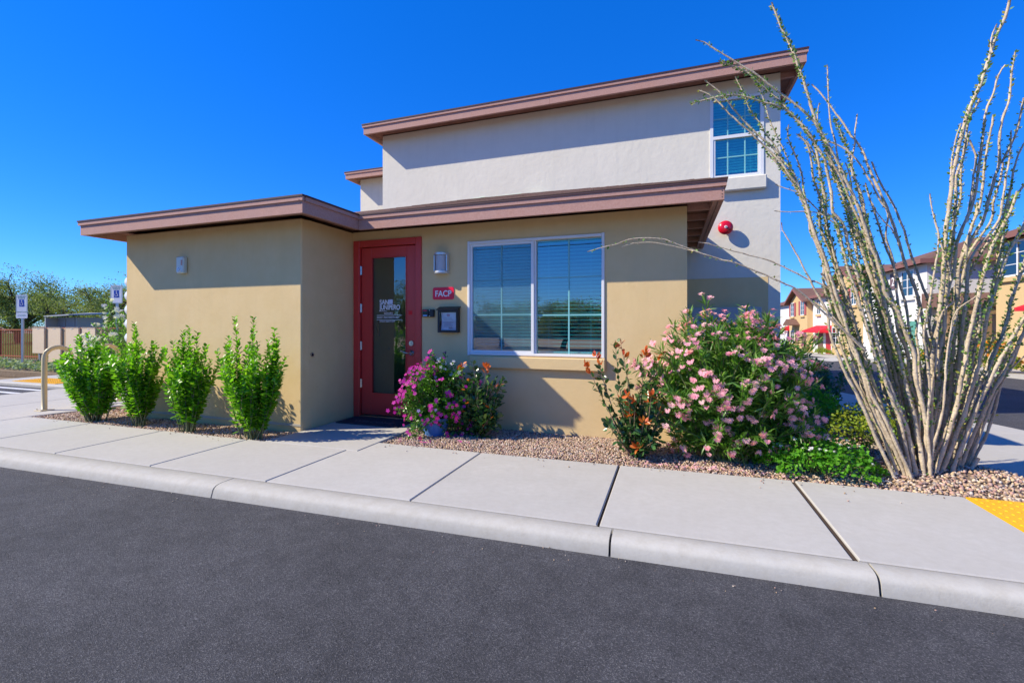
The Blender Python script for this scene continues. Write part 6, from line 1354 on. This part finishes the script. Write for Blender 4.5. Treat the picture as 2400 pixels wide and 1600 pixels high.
o = part('distant_trees', (lambda L: (lambda V, F, P, R: np_mesh('distant_trees', (np.einsum('nij,vj->nvi', R, V)+P[:,None,:]).reshape(-1,3), (F[None]+(np.arange(len(P))*len(V))[:,None,None]).reshape(-1,3), L_MES, np.repeat(RNG.uniform(.001,1,len(P)), len(F))))(*proto('small'), *L.frames()))(
    (lambda L: ([L.add((x, 42+random.gauss(0,1.5), abs(random.gauss(0,1))*1.5*(.8+.4*math.sin(x*.35))+.2), rv(1), rv(1), random.uniform(.3,.6)) for x in [random.uniform(-85,-20) for _ in range(9000)]], L)[1])(Leaves('small', L_MES))), None)
o['kind'] = 'stuff'; o['label'] = 'far row of desert trees on the left horizon'

# ------------------------------------------------------------------ houses on the right, along the falling rear street
M_HTAN = mat('house_yellow_stucco', (.56,.40,.20), .92, .15, bump=(20,.3,.01,4), mottle=(.5,.3,(.60,.44,.23)))
M_HWHI = mat('house_white_stucco', (.68,.66,.63), .92, .15, bump=(20,.3,.01,4), mottle=(.5,.3,(.72,.70,.66)))
M_HROOF = mat('house_roof_shingle', (.17,.095,.075), .95, .1, bump=(30,.6,.02,4), mottle=[(14,.6,(.23,.14,.11)),(3,.4,(.13,.07,.055))])
M_HFAS = mat('house_fascia', (.22,.10,.09), .8, .2)
M_SHUT = mat('dusty_red_shutter', (.36,.09,.09), .7, .2)
M_SHUTG = mat('teal_green_shutter', (.10,.30,.24), .7, .2)
M_GAR = mat('brown_wood_door', (.17,.11,.085), .7, .2, mottle=(6,.4,(.13,.08,.06)))
M_AWN = mat('red_awning', (.58,.02,.035), .7, .2)
G_FAR = glass_mat('house_window_glass', (.10,.30,.34), 2.2, 1.0)
def face_x(b, x, y0, y1, z0, z1, out=.0): pass
def house(name, label, x, y0, y1, eave, depth, m, roof, apex=None, grp='two storey row houses along the rear street', z=None):
    zb = gz(x, (y0+y1)/2)-.9 if z is None else z
    t = thing(name, label, 'house', (x+depth/2, (y0+y1)/2, gz(x, (y0+y1)/2)), grp)
    part('wall', box(x, x+depth, y0, y1, zb, eave, bev=.0), m, t)
    ov = .42
    if roof == 'gable_x':      # ridge runs along X, gable faces the street
        ym = (y0+y1)/2; a = apex
        part('gable_wall', MB().add([(x+.001, y0, eave), (x+.001, y1, eave), (x+.001, ym, a-.12), (x+depth, y0, eave), (x+depth, y1, eave), (x+depth, ym, a-.12)], [(0,2,1), (3,4,5)]), m, t)
        sl = (a-eave)/(ym-y0); e = eave-ov*sl
        for s, ya in ((1, y0-ov), (-1, y1+ov)):
            th = .10
            part('roof', MB().add([(x-ov, ya, e), (x+depth, ya, e), (x+depth, ym, a), (x-ov, ym, a), (x-ov, ya, e+th), (x+depth, ya, e+th), (x+depth, ym, a+th), (x-ov, ym, a+th)],
                 [(0,1,2,3), (7,6,5,4), (0,4,5,1), (1,5,6,2), (2,6,7,3), (3,7,4,0)] ), M_HROOF, t)
            part('barge_board', MB().add([(x-ov-.03, ya, e-.10), (x-ov-.03, ym, a-.10), (x-ov-.03, ym, a+th), (x-ov-.03, ya, e+th), (x-ov-.002, ya, e-.10), (x-ov-.002, ym, a-.10), (x-ov-.002, ym, a+th), (x-ov-.002, ya, e+th)],
                 [(0,1,2,3), (7,6,5,4), (0,4,5,1), (1,5,6,2), (2,6,7,3), (3,7,4,0)]), M_HFAS, t)
    elif roof == 'hip':
        hip_roof(x-ov, x+depth+ov, y0-ov, y1+ov, eave+.16, .36, M_HROOF, t)
        part('fascia_board', MB().box(x-ov, x-ov+.04, y0-ov, y1+ov, eave-.04, eave+.158).box(x-ov+.041, x+depth, y0-ov, y0-ov+.04, eave-.04, eave+.158), M_HFAS, t)
        part('soffit', box(x-ov+.042, x+depth, y0-ov+.042, y1+ov, eave+.05, eave+.07), M_HFAS, t)
    else:                      # single slope rising away from the street
        a = apex
        part('roof', MB().add([(x-ov, y0-.02, eave), (x-ov, y1, eave), (x+depth*.5, y1, a), (x+depth*.5, y0-.02, a), (x-ov, y0-.02, eave+.1), (x-ov, y1, eave+.1), (x+depth*.5, y1, a+.1), (x+depth*.5, y0-.02, a+.1)],
             [(0,3,2,1), (4,5,6,7), (0,1,5,4), (1,2,6,5), (2,3,7,6), (3,0,4,7)]), M_HROOF, t)
        part('fascia_board', box(x-ov-.03, x-ov-.002, y0-.02, y1, eave-.12, eave+.1), M_HFAS, t)
        part('upper_wall', MB().add([(x+.1, y0+.01, eave), (x+depth*.5, y0+.01, eave), (x+depth*.5, y0+.01, a)], [(0,1,2)]), m, t)
    return t
def hwin(t, x, y0, y1, z0, z1, shut=None, sides=(1, 1), sill=None, mul=True):
    w = part('window', MB().box(x-.05, x-.002, y0-.05, y0+.02, z0-.05, z1+.05).box(x-.05, x-.002, y1-.02, y1+.05, z0-.05, z1+.05).box(x-.049, x-.002, y0+.0205, y1-.0205, z1-.02, z1+.05).box(x-.049, x-.002, y0+.0205, y1-.0205, z0-.05, z0+.02), M_VINYL, t)
    sub('pane', box(x-.022, x-.004, y0+.021, y1-.021, z0+.021, z1-.021), G_FAR, w)
    if mul:
        sub('mullion', box(x-.046, x-.024, (y0+y1)/2-.03, (y0+y1)/2+.03, z0+.021, z1-.021), M_VINYL, w)
        for k in (1, 2): sub('grid_bar', MB().box(x-.040, x-.026, y0+.022, (y0+y1)/2-.031, z0+(z1-z0)*k/3-.012, z0+(z1-z0)*k/3+.012).box(x-.040, x-.026, (y0+y1)/2+.031, y1-.022, z0+(z1-z0)*k/3-.012, z0+(z1-z0)*k/3+.012), M_VINYL, w)
    part('sill', box(x-.12, x-.001, y0-.1, y1+.1, z0-.22, z0-.055), sill or M_HTAN, t)
    if shut:
        w_ = (y1-y0)*.5
        if sides[0]: part('shutter', box(x-.06, x-.002, y0-.06-w_, y0-.06, z0-.02, z1+.02), shut, t)
        if sides[1]: part('shutter', box(x-.06, x-.002, y1+.06, y1+.06+w_, z0-.02, z1+.02), shut, t)
def hdoor(t, name, x, y0, y1, z0, z1, m, planks=6):
    d = part(name, box(x-.02, x-.002, y0, y1, z0, z1), m, t)
    n = planks; w = (y1-y0)/n
    for k in range(n): sub('plank', box(x-.035, x-.021, y0+k*w+.02, y0+(k+1)*w-.02, z0+.02, z1-.02), m, d)
def awning(t, x, y0, y1, z0, z1, proj=1.0):
    part('awning', MB().add([(x-proj, y0, z0), (x-proj, y1, z0), (x-.003, y1-.25, z1), (x-.003, y0+.25, z1), (x-proj, y0, z0-.12), (x-proj, y1, z0-.12), (x-.003, y1, z0-.12), (x-.003, y0, z0-.12)],
         [(0,1,2,3), (4,5,1,0), (0,3,7,4), (1,5,6,2)]), M_AWN, t)

h0 = house('row_house', 'farthest white row house with a maroon roof, just past the building corner', 11.5, 51.2, 58, 3.3, 8, M_HWHI, 'hip')
awning(h0, 11.5, 51.5, 53.3, 0.75, 1.15, .9); hdoor(h0, 'door', 11.5, 51.8, 53.0, -1.2, .7, M_GAR)
h1 = house('row_house', 'far yellow row house with a gable, four red shutters and a small tiled canopy', 11.1, 44.65, 50.75, 3.30, 8, M_HTAN, 'gable_x', 4.45)
hwin(h1, 11.1, 48.9, 50.0, 2.05, 3.25, M_SHUT, (1, 1)); hwin(h1, 11.1, 45.5, 46.6, 2.1, 3.3, M_SHUT, (1, 1)); hwin(h1, 11.1, 48.85, 50.15, -.45, .62)
hdoor(h1, 'garage_door', 11.1, 44.95, 46.3, -1.25, .68, M_GAR, 8)
part('recess_shade_panel', box(11.06, 11.098, 47.3, 48.6, -1.25, .95), mat('painted_shade_tan', (.46,.32,.15), .9), h1)  # flat panel on the wall, recess shade put into its darker tan
part('canopy', MB().add([(10.3, 47.0, 1.25), (10.3, 49.6, 1.25), (10.3, 48.3, 1.75), (11.098, 47.0, 1.25), (11.098, 49.6, 1.25), (11.098, 48.3, 1.75), (10.3, 47.0, 1.15), (10.3, 49.6, 1.15), (11.098, 49.6, 1.15), (11.098, 47.0, 1.15)],
     [(0,3,5,2), (2,5,4,1), (0,2,1), (6,7,1,0), (6,0,3,9), (1,7,8,4), (9,8,7,6)]), M_HROOF, h1)
h2 = house('row_house', 'white row house between the two yellow gables, with a red awning over its doors', 11.5, 38.55, 44.64, 3.50, 8, M_HWHI, 'lean', 4.75)
hwin(h2, 11.5, 42.5, 43.4, 2.1, 3.2); awning(h2, 11.5, 39.5, 43.9, .72, 1.15, 1.0)
hdoor(h2, 'garage_door', 11.5, 41.9, 43.2, -1.1, .72, M_GAR, 8); hdoor(h2, 'red_door', 11.5, 40.1, 41.2, -1.1, .66, mat('red_house_door', (.45,.03,.03), .5), 3)
h3 = house('row_house', 'nearer yellow row house with a tall gable, mostly behind the ocotillo stems', 11.1, 32.9, 38.54, 3.6, 8, M_HTAN, 'gable_x', 5.0)
hwin(h3, 11.1, 36.9, 37.6, 2.5, 3.6, M_SHUT, (1, 1)); hwin(h3, 11.1, 33.9, 34.7, 2.5, 3.6, M_SHUT, (1, 1)); hwin(h3, 11.1, 36.9, 38.3, -.1, 1.0)
h4 = house('row_house', 'white row house with the number 2 plate and a teal window', 11.1, 25.72, 32.89, 4.0, 8, M_HWHI, 'hip')
hwin(h4, 11.1, 26.85, 28.0, 2.6, 3.8, None, sill=M_HWHI); hwin(h4, 11.1, 29.6, 30.4, 2.5, 3.6, None, sill=M_HWHI)
part('number_plate', box(11.03, 11.098, 28.5, 29.2, 3.05, 3.85), mat('mauve_grey_plate', (.16,.10,.11), .6), h4)
me = text_mesh('2', .62, Matrix.Translation((11.028, 29.02, 3.22)) @ Matrix.Rotation(math.radians(-90), 4, 'Z') @ FRONT, depth=.002, bold=.004); me.materials.append(M_SIGNW); part('house_number', me, None, h4)
hdoor(h4, 'brown_door', 11.1, 29.2, 30.4, -.75, 1.18, M_GAR, 5); part('shutter', box(11.04, 11.098, 26.6, 27.15, -.2, 1.35), M_SHUTG, h4)
hdoor(h4, 'entry_door', 11.1, 27.6, 28.6, -.75, 1.2, mat('pale_grey_door', (.5,.5,.5), .6), 1)
# porch at its near side
pz_ = gz(11, 24.5)
part('porch_roof', MB().add([(10.9, 23.9, 2.05), (14.2, 23.9, 2.05), (14.2, 25.71, 2.60), (10.9, 25.71, 2.60), (10.9, 23.9, 1.92), (14.2, 23.9, 1.92), (14.2, 25.71, 1.92), (10.9, 25.71, 1.92)],
     [(0,1,2,3), (4,7,6,5), (4,5,1,0), (0,3,7,4), (1,5,6,2)]), M_HROOF, h4)
part('porch_beam', box(11.0, 14.0, 23.98, 24.2, 1.62, 1.915), mat('tan_timber_beam', (.34,.22,.12), .8, .2, mottle=(10,.5,(.26,.16,.08))), h4)
for x in (11.05, 12.3, 13.7): part('porch_post', box(x, x+.2, 24.0, 24.18, pz_-.2, 1.618), MATS['tan_timber_beam'], h4)
h5 = house('row_house', 'nearest yellow row house at the right edge, with a wide teal window', 12.0, 13.0, 22.8, 4.35, 8, M_HTAN, 'hip')
hwin(h5, 12.0, 20.8, 22.4, 3.0, 4.2, None); hwin(h5, 12.0, 18.2, 19.8, 3.0, 4.2); hwin(h5, 12.0, 19.5, 21.0, .2, 1.5, M_SHUTG, (1,0)); awning(h5, 12.0, 18.2, 20.2, 1.75, 2.15, .9)
# plants before the houses
mound_plant('hedge_plant', 10.7, 39.0, .5, 1.2, .45, 'small yellow green plant at the foot of the white row house', 'shrub', 101, L_YEL, 500, .10, parts=0, z0=gz(10.7,39)+.02, stems=4)
mound_plant('hedge_plant', 5.75, 27.5, .5, .9, 1.0, 'tall dark hedge plant just past the white building corner', 'shrub', 102, L_ROS, 1500, .09, parts=0, z0=gz(5.7,27.5)-.05, stems=4)
mound_plant('orange_flowering_shrub', 9.95, 19.2, .6, .9, 1.0, 'green shrub with orange flowers across the rear street', 'shrub', 103, L_YEL, 2600, .07, leafmat('orange_petal', [(.75,.22,.01),(.8,.35,.02)], .6, .3, .2), 60, .07, parts=0, z0=gz(10,19)+.02, stems=6)
mound_plant('hedge_plant', 10.4, 15.8, .8, 1.6, .35, 'low dark ground plant below the nearest yellow house', 'shrub', 104, L_LAN, 1500, .07, parts=0, z0=gz(10,15.8)+.02, stems=4)
mound_plant('orange_flowering_shrub', 10.2, 23.3, .5, .7, .8, 'smaller shrub with orange flowers in front of the porch', 'shrub', 105, L_YEL, 1500, .07, MATS['orange_petal'], 30, .07, parts=0, z0=gz(10,23)+.02, stems=4)

# ------------------------------------------------------------------ across the road (seen only in the glass)
tree(-5.0, -12.5, 3.4, 4.4, 'mesquite across the road that the wide window mirrors', 111, 8, 5200, .11, name='mesquite_tree')
tree(-8.6, -13.5, 3.0, 4.0, 'lower mesquite across the road, mirrored in the left pane', 112, 8, 4200, .11)
tree(-14.0, -13, 4.8, 4.6, 'taller mesquite across the road, mirrored in the door glass', 113, 8, 4500, .12)
for k, x in enumerate((-34, 18)):
    t = thing('utility_pole', ['wooden utility pole across the road, to the far left', 'wooden utility pole across the road, to the far right'][k], 'utility pole', (x, -20, 0)); part('pole', MB().tube([(x,-20,-.2),(x,-20,9)], [.16,.11], 10), M_BARK, t); part('cross_arm', box(x-.06, x+.06, -21, -19, 8.2, 8.32), M_BARK, t)
for k in range(5):
    y = -20.9+.45*k; zt = 8.36 - .35*(k % 3)
    solo('power_line', MB().tube([(-34+52*i/20, y, zt-1.2*math.sin(math.pi*i/20)) for i in range(21)], .025, 5), M_BLACK, ['nearest', 'second', 'middle', 'fourth', 'farthest'][k] + ' black power line across the road, mirrored in the window', 'power line', 'power lines across the road')
o = part('bounce_verge', box(-60, 60, -30, -6.0, -0.15, 0.0), mat('pale_bounce_sand', (0.42,0.35,0.26), .95, .1, mottle=(2,.4,(.36,.30,.22)))); o['kind'] = 'structure'  # out of view; pale ground added to throw more light back at the walls
mb = MB(); mb.box(-60, 60, -30, -29.8, 0, 1.6); solo('garden_wall', mb, M_HTAN, 'long tan block wall across the road', 'wall')
